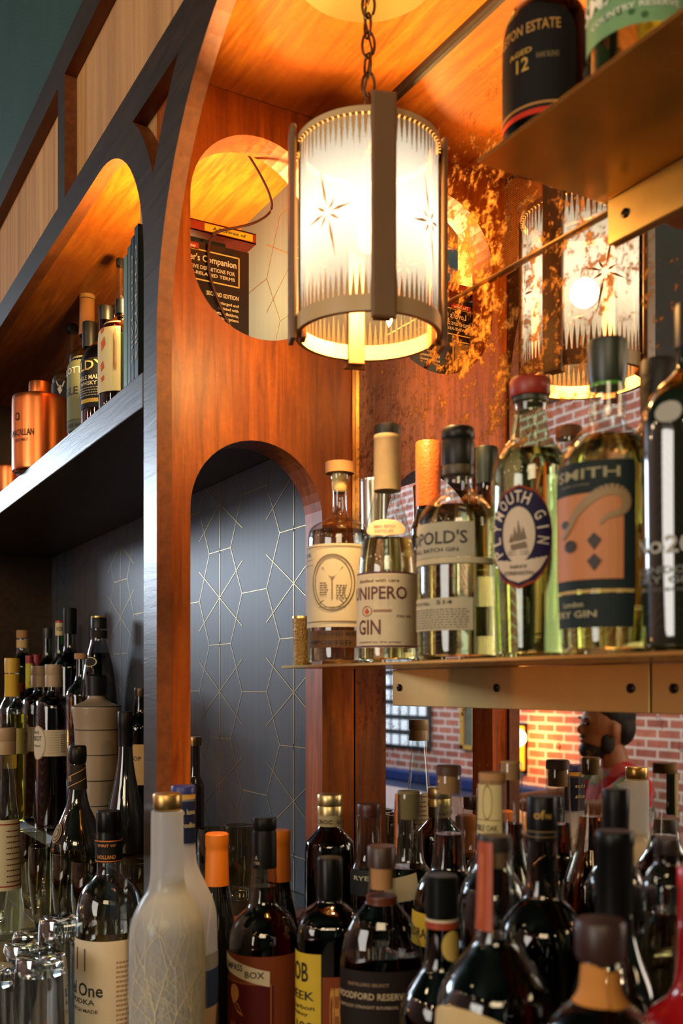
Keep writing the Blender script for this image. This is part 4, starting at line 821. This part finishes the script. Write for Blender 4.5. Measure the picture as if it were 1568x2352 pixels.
def twig(a, z, th, ln, w, lvl):
    if lvl == 0 or z > .262: return
    n_ = 5; pa, pz = a, z
    for i_ in range(n_):
        th += rn.uniform(-.12, .12); na = pa+math.sin(th)*ln/n_/.04; nz_2 = pz+math.cos(th)*ln/n_
        w1 = w*(1-.1*i_)
        dx, dz = math.cos(th)*w1, -math.sin(th)*w1
        mb.add([SG(pa-dx/.04, pz-dz), SG(pa+dx/.04, pz+dz), SG(na+dx*.9/.04, nz_2+dz*.9), SG(na-dx*.9/.04, nz_2-dz*.9)], [(0, 1, 2, 3)]); pa, pz = na, nz_2
        if rn.random() < .55 and lvl > 1: twig(pa, pz, th+rn.choice((-1, 1))*rn.uniform(.4, .9), ln*.6, w1*.55, lvl-1)
    for s_ in (-1, 1): twig(pa, pz, th+s_*rn.uniform(.15, .5), ln*.75, w*.6, lvl-1)
for a_, w_ in ((-.1, .0016), (.75, .0013), (-.85, .0013)): twig(a_, .015, a_*.15, .075, w_, 5)
link('tree_drawing', mb.mesh([pbr((214, 200, 168), .5)]), gg)
bottle('vodka_bottle', 'frosted vodka bottle with blue cap and blue neck label behind the tree-drawn one', 421, 1.04, ZF,
       [(26, 1832), (27, 1850), (27, 1940), (31, 1990), (52, 2030), (74, 2080), (78, 2130), (78, 2400)], glassm((214, 210, 214), .25, .5, .6),
       [([(26, 1804), (28, 1807), (28, 1822)], pbr((36, 40, 110), .4), 'cap'), ([(27.5, 1822), (27.5, 1834)], pbr((190, 150, 80), .4), 'gold_band')], None, None,
       [dict(v=(1838, 1934), a=(-180, 180), col=(24, 34, 70), name='neck_label', text=[('de luxe', -20, 60, 1862, 12, (200, 190, 160)), ('vodka', -10, 60, 1892, 12, (200, 190, 160))]),
        dict(v=(2180, 2215), a=(0, 88), col=(150, 150, 170), name='label'), dict(v=(2216, 2300), a=(0, 88), col=(52, 70, 120), name='blue_label'), dict(v=(2300, 2420), a=(0, 88), col=(190, 160, 140), name='lower_label')])
def wine(label, u, Y):
    k_ = Y/F; s = 1.12/Y; v = lambda q: 1575+(q-1575)*s
    return bottle('wine_bottle', label, u, Y, ZF, [(25*s, v(2030)), (27*s, v(2060)), (38*s, v(2110)), (54*s, v(2180)), (57*s, v(2240))], pbr((14, 15, 10), .08, coat=1),
       [([(24*s, v(1916)), (27*s, v(1919)), (27*s, v(1945)), (25.5*s, v(1950)), (26*s, v(1960)), (28*s, v(2036))], pbr((224, 122, 28), .45), 'wax_capsule')], group='wine bottles with orange capsules')
wine('dark wine bottle with bright orange capsule right of the frosted vodkas', 498, 1.13); wine('dark wine bottle with orange capsule behind the red-picture whisky', 641, 1.155)
bottle('whisky_bottle', 'whisky bottle with black capsule, cream banner and dark red picture label', 607, 1.04, ZF,
       [(27, 1990), (28, 2010), (34, 2080), (62, 2100), (80, 2140), (82, 2180), (82, 2400)], glassm((200, 186, 160)),
       [([(26, 1876), (28, 1879), (27.5, 1902), (26, 1906), (28, 1912), (28.5, 1992)], pbr((12, 11, 10), .4, spec=.2), 'capsule')], 2034, BOURBON,
       [dict(v=(2176, 2420), a=(-80, 75), col=(120, 56, 26), off=.0006, name='back_label'),
        dict(v=(2240, 2430), a=(-82, 14), col=(84, 18, 14), text=[('Hedonism', -60, 0, 2336, 20, (190, 90, 30))], art=[('gold_frame', (150, 90, 50), bars(-82, 10, 2236, 2)+[[(9, 2236), (11, 2236), (11, 2420), (9, 2420)]]), ('figure', (190, 120, 60), [ell(-52, 2262, 10, 20, 14), [(-58, 2280), (-44, 2284), (-34, 2310), (-44, 2304)]])], off=.0010),
        dict(v=(2192, 2226), a=(-88, 8), col=(206, 190, 158), name='banner', off=.0018, slant=-16, text=[('COMPASS', -84, -34, 2203, 15, (50, 44, 36)), ('BOX', -30, 0, 2216, 15, (50, 44, 36))]),
        dict(v=(1962, 1984), a=(-80, 60), col=None, off=.0012, text=[('A', -44, -30, 1966, 10, (190, 170, 130)), ('C BOX', -50, -20, 1978, 7, (190, 170, 130))])])
bottle('bourbon_bottle', 'dark rectangular bourbon bottle with black wax top and yellow label', 757, .975, ZF,
       [(28, 2060), (29, 2072), (60, 2092), (76, 2120), (77, 2160), (77, 2400)], glassm((110, 60, 24), .03),
       [([(28, 1969), (30, 1973), (29.5, 2062)], pbr((9, 9, 8), .3, spec=.2), 'wax_cap')], 2075, DARKB,
       [dict(v=(2172, 2430), a=(-86, -14), col=(206, 172, 50), text=[('KNOB', -100, -34, 2214, 44, (30, 26, 20)), ('CREEK', -98, -24, 2266, 20, (30, 26, 20)), ('bourbon', -80, -24, 2292, 10, (30, 26, 20)), ('whiskey', -80, -34, 2308, 10, (30, 26, 20)), ('100', -60, -26, 2334, 20, (30, 26, 20))]),
        dict(v=(2222, 2430), a=(-12, 34), col=(130, 60, 30), name='side_label', text=[('CREEK', 0, 18, 2300, 110, (216, 150, 70))])], sq=2.8)
bottle('liqueur_bottle', 'dark slender bottle with brushed silver-gold cap in front of the mirror strip', 757, 1.165, ZF,
       [(26, 1895), (30, 1905), (50, 1926), (58, 1936), (58, 2150)], glassm((130, 90, 70), .03),
       [([(27, 1823), (29, 1826), (29, 1848), (28, 1850), (29, 1852), (29, 1870)], metal((190, 170, 120), .35), 'cap'), ([(28, 1870), (28, 1896)], pbr((178, 160, 118), .4), 'cap_collar')], 1935, DARKB, [dict(v=(1874, 1892), a=(-180, 180), col=None, off=.003, text=[('CROC', -60, 10, 1884, 9, (70, 56, 40)), ('Licor', 30, 80, 1884, 9, (70, 56, 40))])])
bottle('bourbon_bottle', 'flask-shaped bourbon bottle with dark wooden stopper and black diagonal label', 876, .88, ZF,
       [(30, 1990), (31, 2010), (31, 2056), (38, 2075), (66, 2105), (90, 2160), (96, 2220), (94, 2400)], CLEAR,
       [([(31, 1942), (33, 1945), (33, 1990)], pbr((56, 34, 20), .4), 'stopper'), ([(26, 1990), (26, 2040)], CORK, 'cork'), ([(35, 2056), (36, 2060), (35, 2066), (36, 2074)], pbr((90, 40, 18), .4), 'neck_ring')], 2190, BOURBON,
       [dict(v=(2216, 2430), a=(-80, 62), col=(30, 20, 16), off=.0005, text=[('WOODFORD RESERVE', -78, 36, 2272, 15, (190, 168, 130)), ('KENTUCKY STRAIGHT BOURBON', -70, 22, 2296, 7, (170, 150, 120)), ('DISTILLERS SELECT', -50, 10, 2246, 7, (150, 120, 90))])], asp=.62, turn=0)
small('liqueur_bottle', 'bottle with dark red cap and black shoulder label behind the flask bourbon', 847, 1.10, ZF, 1846, 42, pbr((66, 24, 16), .4), 1876, 27, CLEAR, 1975, DARKB, 1990, neck=29, labels=[dict(v=(1992, 2050), a=(-80, 80), col=(30, 30, 30), text=[('RYE', -50, 0, 2010, 10, (180, 170, 140))])])
bottle('bourbon_bottle', 'clear-necked bottle with long cork and orange strip stamp left of tall bourbon', 938, 1.065, ZF,
       [(30, 1822), (31, 1840), (32, 1975), (50, 1995), (66, 2040), (68, 2200)], CLEAR, [([(24, 1816), (26, 1820), (24, 1880)], pbr((120, 100, 60), .7), 'cork')], 1990, DARKB,
       [dict(v=(1822, 1960), a=(-86, -50), col=(200, 110, 50), name='tax_strip', text=[('BONDED', -76, -62, 1890, 110, (90, 40, 20))]), dict(v=(2005, 2060), a=(-60, 20), col=(180, 160, 120), slant=10)])
bottle('bourbon_bottle', 'tall flared-neck bourbon bottle with brown cork and yellow label', 1030, .975, ZF,
       [(28, 1780), (29, 1800), (30, 1870), (38, 1990), (44, 2000), (66, 2020), (80, 2060), (84, 2120), (84, 2300)], CLEAR,
       [([(26, 1757), (29, 1760), (29, 1780)], pbr((70, 40, 20), .5), 'cork_top'), ([(24, 1780), (24, 1822)], CORK, 'cork')], 1914, BOURBON,
       [dict(v=(2086, 2160), a=(-88, -30), col=(210, 170, 50), text=[('FLORA', -84, -36, 2130, 22, (30, 26, 20))]), dict(v=(2128, 2200), a=(-10, 70), col=(200, 180, 130), name='white_label', text=[('TOP', 24, 60, 2160, 20, (60, 50, 36))], art=[('green_stripe', (60, 110, 60), bars(0, 60, 2144, 6))])])
bottle('bourbon_bottle', 'bottle with ornate cream neck label and cork behind the red-striped neck', 1130, .86, ZF,
       [(31, 1790), (31, 1850), (33, 1910), (40, 1990), (70, 2030), (84, 2090), (84, 2300)], CLEAR,
       [([(30, 1774), (31, 1777), (31, 1800)], CORK, 'cork_top')], 1960, DARKB,
       [dict(v=(1800, 1912), a=(-88, 40), col=(206, 186, 130), name='neck_label', text=[('NOBLE OAK', -90, 20, 1898, 14, (40, 34, 24))], art=[('scroll', (120, 92, 50), ring_art(-20, 1840, 20, 40, .1)+bars(-80, 30, 1880, 2))])])
bottle('liquor_bottle', 'narrow clear-necked bottle with glass top beside the ornate neck label', 1172, .925, ZF,
       [(26, 1752), (27, 1770), (28, 1850), (34, 1950), (52, 2010), (74, 2070), (76, 2300)], CLEAR, [([(22, 1748), (22, 1790)], CORK, 'cork')], 1890, BOURBON)
bottle('bourbon_bottle', 'round dark bourbon bottle with black cap and gold emblem', 1244, .78, ZF,
       [(33, 1925), (34, 1950), (40, 2060), (60, 2074), (96, 2120), (104, 2190), (104, 2400)], glassm((150, 120, 90), .03),
       [([(33, 1828), (35, 1832), (36, 1900), (35, 1908), (36, 1912), (36, 1928)], pbr((10, 9, 8), .35, spec=.2), 'cap')], 2066, DARKB,
       [dict(v=(1850, 1885), a=(-60, 60), col=None, off=.0012, text=[('of', -28, 10, 1867, 20, (180, 140, 60)), ('FINE', 12, 34, 1871, 10, (180, 140, 60))], art=[('gold_line', (150, 120, 60), bars(-80, 80, 1906, 1.5)+bars(-80, 80, 1918, 1.2))])])
bottle('bourbon_bottle', 'broad dark bourbon bottle in front with clear neck, red strip and cream label', 1137, .685, ZF,
       [(38, 1922), (39, 1950), (41, 2050), (45, 2150), (58, 2176), (96, 2220), (128, 2270), (136, 2330), (136, 2480)], CLEAR,
       [([(35, 1918), (36, 1922), (36, 1952)], pbr((40, 26, 20), .5), 'cork_top'), ([(29, 1952), (28, 1990)], pbr((120, 90, 60), .7), 'cork')], 2146, DARKB,
       [dict(v=(1930, 2130), a=(-80, -8), col=(170, 60, 30), name='red_strip', mat=pbr((190, 84, 48), .35, trans=.3), text=[('EXTRA FINE', -50, -38, 2030, 150, (220, 130, 90))]),
        dict(v=(2286, 2480), a=(-84, 16), col=(206, 180, 130), shape='arch', text=[('BOURBON', -70, 10, 2400, 24, INKD)])])
bottle('liquor_bottle', 'dark green round bottle with black stopper and red collar in front', 1014, .76, ZF,
       [(36, 2125), (36, 2150), (40, 2215), (60, 2245), (90, 2290), (98, 2340), (98, 2450)], glassm((60, 90, 60), .02),
       [([(34, 2010), (37, 2014), (37, 2106)], pbr((11, 13, 11), .35, spec=.2), 'stopper'), ([(38, 2106), (38, 2112)], pbr((206, 190, 160), .5), 'white_ring'), ([(37.5, 2112), (37.5, 2128)], pbr((150, 60, 30), .45), 'red_collar')], 2235, liquidm((30, 44, 20)),
       [dict(v=(2130, 2200), a=(0, 80), col=(200, 170, 90), name='neck_label', shape='oval')])
bottle('wine_bottle', 'dark wine bottle with long broad black capsule at lower right', 1411, .665, ZF,
       [(42, 2040), (43, 2120), (60, 2190), (92, 2260), (104, 2330), (104, 2450)], pbr((12, 14, 10), .08, coat=1), [([(41, 1908), (44, 1913), (44, 1940), (42, 1946), (43, 2112)], pbr((10, 11, 11), .35, spec=.2), 'capsule')])
bottle('liquor_bottle', 'bottle with wide brown cap and tan neck label in the lower right foreground', 1378, .57, ZF,
       [(40, 2200), (42, 2230), (44, 2270), (60, 2300), (104, 2330), (128, 2370), (130, 2560)], CLEAR,
       [([(54, 2112), (58, 2118), (57, 2192), (53, 2202)], pbr((52, 30, 26), .4), 'cap')], 2308, DARKB,
       [dict(v=(2206, 2298), a=(-88, 20), col=(196, 130, 60), name='neck_label', shape='archtop'), dict(v=(2222, 2300), a=(22, 86), col=(196, 130, 60), name='tag_label')])
bottle('liquor_bottle', 'glossy red bottle cut off by the right picture edge', 1600, .60, ZF,
       [(42, 2030), (44, 2070), (46, 2260), (70, 2300), (120, 2340), (130, 2400), (130, 2520)], pbr((150, 12, 20), .1, coat=1), [([(40, 1990), (44, 1996), (44, 2034)], pbr((170, 20, 26), .25), 'cap')])
small('liquor_bottle', 'dark bottle with plain black cap in front of the mirrored person', 1414, .80, ZF, 1812, 66, pbr((9, 8, 9), .4, spec=.2), 1912, 30, SMOKE, 1990, DARKB, 2000)
small('liquor_bottle', 'dark bottle with square black cap between capsule bottle and red bottle', 1482, .74, ZF, 2036, 60, pbr((9, 9, 9), .35, spec=.2), 2110, 26, SMOKE, 2160, DARKB, 2165)
small('liquor_bottle', 'pale clear bottle near the mirror at the far right', 1530, .70, ZF, 1925, 56, pbr((40, 30, 24), .4), 1960, 30, CLEAR, 2000, PALE, 2090)

# ------------------------------------------------------------------ the bar room seen in the mirror
YM = .647
def V(u, Y, v):                            # real place of a thing whose mirror image stands at depth Y
    p = W(u, Y, (1575-v)/F*Y); return Vector((p.x, 2*YM-p.y, p.z))
bar_top = MB().box(-5.2, .9, -1.45, -.95, E-.56, E-.51)
bt = thing('bar_counter', 'long warm wooden bar counter seen in the mirror below the seated man', 'counter')
link('counter_top', bar_top.mesh([woodm('bar_top_wood', (150, 70, 26), (200, 110, 46), (170, 84, 34), 0, .2, .6)], bev=.006), bt); link('bar_front', MB().box(-5.1, .8, -1.02, -.97, 0, E-.561).mesh([WOOD_D()]), bt)
SKIN = pbr((176, 118, 88), .5, var=(18, .15)); HAIR = pbr((24, 18, 16), .6, bump=(300, .8))
hp = V(1392, 3.9, 1672); 
fwd = Vector((-.42, .91, 0)).normalized(); side = Vector((fwd.y, -fwd.x, 0))  # facing the back bar
pr_ = thing('person', 'bearded man in red floral shirt at the bar, seen in the mirror', 'person', (hp.x, hp.y, 0))
def P(f, s, z): return fwd*f+side*s+Vector((0, 0, z))
hz = hp.z
def caps(mb, a, b_, r0, r1, n=9):
    for i_ in range(n):
        t = i_/(n-1); p = a.lerp(b_, t); r = r0+(r1-r0)*t; blob(mb, p, r, r, r, nu=14, nv=10)
def remesh(mb, mat, vox, smooth=6):
    me = mb.mesh([mat]); o = bpy.data.objects.new('tmp', me); C.objects.link(o)
    md = o.modifiers.new('r', 'REMESH'); md.mode = 'VOXEL'; md.voxel_size = vox; md.use_smooth_shade = True
    ms_ = o.modifiers.new('s', 'SMOOTH'); ms_.iterations = smooth; ms_.factor = .5
    dg = bpy.context.evaluated_depsgraph_get(); ev = o.evaluated_get(dg); m2_ = bpy.data.meshes.new_from_object(ev); bpy.data.objects.remove(o)
    m2_.materials.clear(); m2_.materials.append(mat)
    for p in m2_.polygons: p.use_smooth = True
    return m2_
R3 = Matrix((fwd, side, Vector((0, 0, 1)))).transposed()
bd = MB(); zs = hz-.20                      # shoulder height
blob(bd, P(0, 0, hz+.02), .098, .078, .115, rot=R3); blob(bd, P(.035, 0, hz-.045), .062, .058, .075, rot=R3)
blob(bd, P(.098, 0, hz-.005), .022, .013, .022, rot=R3); blob(bd, P(.088, 0, hz-.047), .018, .024, .010, rot=R3); blob(bd, P(.083, 0, hz-.058), .018, .022, .009, rot=R3)
blob(bd, P(.072, 0, hz-.09), .026, .03, .022, rot=R3); blob(bd, P(.083, 0, hz+.035), .016, .05, .010, rot=R3)
for s_ in (-1, 1): blob(bd, P(-.005, s_*.08, hz-.005), .018, .010, .032, rot=R3)
caps(bd, P(-.02, 0, hz-.08), P(-.045, 0, zs+.02), .052, .062)
blob(bd, P(-.05, 0, zs-.12), .11, .18, .19, rot=R3); blob(bd, P(-.04, 0, zs-.34), .11, .155, .16, rot=R3); blob(bd, P(-.04, 0, hz-.74), .13, .17, .12, rot=R3)
caps(bd, P(-.05, -.12, zs-.02), P(-.05, .12, zs-.02), .062, .062)
zt = E-.505+.035
for s_, el, hd in ((-1, P(.08, -.24, zt+.01), P(.33, -.12, zt+.012)), (1, P(.10, .24, zt+.01), P(.34, .05, zt+.012))):
    caps(bd, P(-.05, s_*.17, zs-.03), el, .055, .042, 12); caps(bd, el, hd, .042, .027, 14)
    d = (hd-el).normalized(); sd = Vector((d.y, -d.x, 0)); pm = hd+d*.05
    blob(bd, pm, .05, .038, .017, rot=Matrix((d, sd, Vector((0, 0, 1)))).transposed())
    for q, l_ in enumerate((.07, .08, .075, .058)):
        b0 = pm+d*.035+sd*(q-1.5)*.019; caps(bd, b0, b0+d*l_*.55-Vector((0, 0, .004)), .0095, .0085, 5); caps(bd, b0+d*l_*.55-Vector((0, 0, .004)), b0+d*l_*.9-Vector((0, 0, .016)), .0085, .007, 4)
    caps(bd, pm-sd*.03*s_-d*.02, pm-sd*.058*s_+d*.025, .011, .009, 5)
for s_ in (-1, 1):
    caps(bd, P(-.02, s_*.1, hz-.78), P(.40, s_*.13, hz-.80), .088, .062, 10); caps(bd, P(.40, s_*.13, hz-.80), P(.34, s_*.13, .38), .055, .042, 10); blob(bd, P(.39, s_*.13, .345), .13, .045, .045, rot=R3)
link('body', remesh(bd, SKIN, .0065, 4), pr_)
stm, nt, b, out = newmat('floral_shirt'); N = nt.nodes.new; L = nt.links.new; tc = N('ShaderNodeTexCoord'); vo = N('ShaderNodeTexVoronoi'); vo.inputs['Scale'].default_value = 16; L(tc.outputs['Object'], vo.inputs['Vector'])
rr = N('ShaderNodeValToRGB'); rr.color_ramp.interpolation = 'CONSTANT'; cr = rr.color_ramp; cr.elements[0].color = lin((206, 40, 48))+(1,); cr.elements[1].position = .42; cr.elements[1].color = lin((226, 96, 110))+(1,)
for p_, c_ in ((.6, (96, 110, 70)), (.72, (150, 150, 150)), (.86, (190, 150, 60))): e_ = cr.elements.new(p_); e_.color = lin(c_)+(1,)
sx_ = N('ShaderNodeSeparateColor'); L(vo.outputs['Color'], sx_.inputs[0]); L(sx_.outputs[0], rr.inputs[0]); L(rr.outputs[0], b.inputs['Base Color']); b.inputs['Roughness'].default_value = .8
sb = MB(); blob(sb, P(-.05, 0, zs-.12), .122, .194, .20, rot=R3); blob(sb, P(-.04, 0, zs-.34), .125, .17, .18, rot=R3); blob(sb, P(-.04, 0, hz-.70), .135, .176, .09, rot=R3)
caps(sb, P(-.055, -.13, zs-.025), P(-.055, .13, zs-.025), .07, .07)
for s_, el in ((-1, P(.08, -.24, zt+.01)), (1, P(.10, .24, zt+.01))): a_ = P(-.05, s_*.17, zs-.03); caps(sb, a_, a_.lerp(el, .62), .072, .066, 9)
link('floral_shirt', remesh(sb, stm, .009, 3), pr_)
hb = MB(); blob(hb, P(-.018, 0, hz+.055), .098, .083, .092, rot=R3, amp=.05, sc=30); blob(hb, P(-.055, 0, hz+.0), .058, .078, .075, rot=R3, amp=.05, sc=30)
link('hair', remesh(hb, HAIR, .006, 2), pr_)
be = MB(); blob(be, P(.052, 0, hz-.085), .058, .056, .045, rot=R3, amp=.06, sc=40)
for s_ in (-1, 1): blob(be, P(.015, s_*.062, hz-.055), .028, .014, .045, rot=R3)
blob(be, P(.098, 0, hz-.032), .010, .028, .007, rot=R3)
link('beard', remesh(be, HAIR, .005, 2), pr_)
ey = MB()
for s_ in (-1, 1): blob(ey, P(.086, s_*.032, hz+.018), .010, .013, .006, rot=R3, nu=10, nv=8)
link('eyes', ey.mesh([pbr((15, 11, 9), .3, spec=.2)], True), pr_)
br_ = MB()
for s_ in (-1, 1): blob(br_, P(.094, s_*.034, hz+.04), .007, .022, .005, rot=R3, nu=10, nv=8)
link('eyebrows', br_.mesh([HAIR], True), pr_)
tr = MB(); blob(tr, P(-.03, 0, hz-.80), .15, .185, .10, rot=R3)
for s_ in (-1, 1): caps(tr, P(-.02, s_*.1, hz-.80), P(.40, s_*.13, hz-.80), .096, .072, 10); caps(tr, P(.40, s_*.13, hz-.80), P(.34, s_*.13, .42), .066, .055, 10)
link('trousers', remesh(tr, pbr((34, 38, 50), .8), .009, 3), pr_)
stl = thing('bar_stool', 'dark round bar stool under the seated man', 'stool', (hp.x-.03*fwd.x, hp.y-.03*fwd.y, 0))
link('seat', lathe([(.17, hz-.94), (.18, hz-.93), (.18, hz-.905), (.16, hz-.895)], pbr((40, 26, 20), .5), 32), stl)
for k in range(4):
    a_ = PI/4+k*PI/2; link('leg', MB().tube([(.11*math.cos(a_), .11*math.sin(a_), hz-.94), (.19*math.cos(a_), .19*math.sin(a_), .005)], .014).mesh([DKM], True), stl)
link('foot_ring', MB().tube([(.172*math.cos(2*PI*i_/24), .172*math.sin(2*PI*i_/24), .24) for i_ in range(24)], .009, closed=True).mesh([DKM], True), stl)
# amber wall light, posters and a blue bench on the brick wall side
def wx(u): 
    r = (u-784)/F; Y = (2*YM+4.6)/(CS*r+SN); return Y*(SN*r-CS), Y
x_, Yw = wx(1204)
sc_ = thing('wall_sconce', 'tall amber glowing wall light on the brick wall, seen in the mirror', 'lamp', (x_, -4.55, E-.78))
link('backplate', MB().box(-.05, .05, -.045, -.02, 0, .44).mesh([DKM]), sc_); link('amber_tube', MB().box(-.045, .045, -.02, .04, .02, .42).mesh([pbr((250, 170, 60), .4, emit=(255, 160, 40, 2.2))], bev=.012), sc_)
point('sconce_light', (x_+.25, -4.3, E-.45), 26, (1, .42, .08), .08)
for u0, u1, v0, v1, lb, col in ((1062, 1098, 1640, 1720, 'framed grey-green picture on the brick wall, seen in the mirror', (120, 130, 124)),):
    xa, Ya = wx(u0); xb, Yb_ = wx(u1); za, zb = (1575-v1)/F*Ya, .1
    fr_ = thing('framed_picture', lb, 'picture', (xa, -4.595, E+za)); w_ = xb-xa; h_ = zb-za
    link('frame', MB().box(0, w_, 0, .03, 0, .04).box(0, w_, 0, .03, h_-.04, h_).box(0, .05, 0, .03, 0, h_).box(w_-.05, w_, 0, .03, 0, h_).mesh([pbr((200, 170, 90), .4)]), fr_); link('print', MB().box(.05, w_-.05, 0, .015, .04, h_-.04).mesh([pbr(col, .6, var=(8, .5))]), fr_)
bx, By = wx(945)
bn = thing('bench', 'long blue upholstered bench along the brick wall, seen in the mirror', 'bench', (bx, -4.55, 0))
link('seat', MB().box(-1.6, 3.2, 0, .5, .38, .5).mesh([pbr((26, 40, 84), .7)], bev=.02), bn); link('backrest', MB().box(-1.6, 3.2, .02, .12, .5, .62).mesh([pbr((26, 50, 120), .7)], bev=.02), bn); link('base', MB().box(-1.55, 3.15, .02, .45, 0, .378).mesh([WOOD_D()]), bn)
# faces lit from the room: low table lamp glow behind the bar front is left to the room bulbs
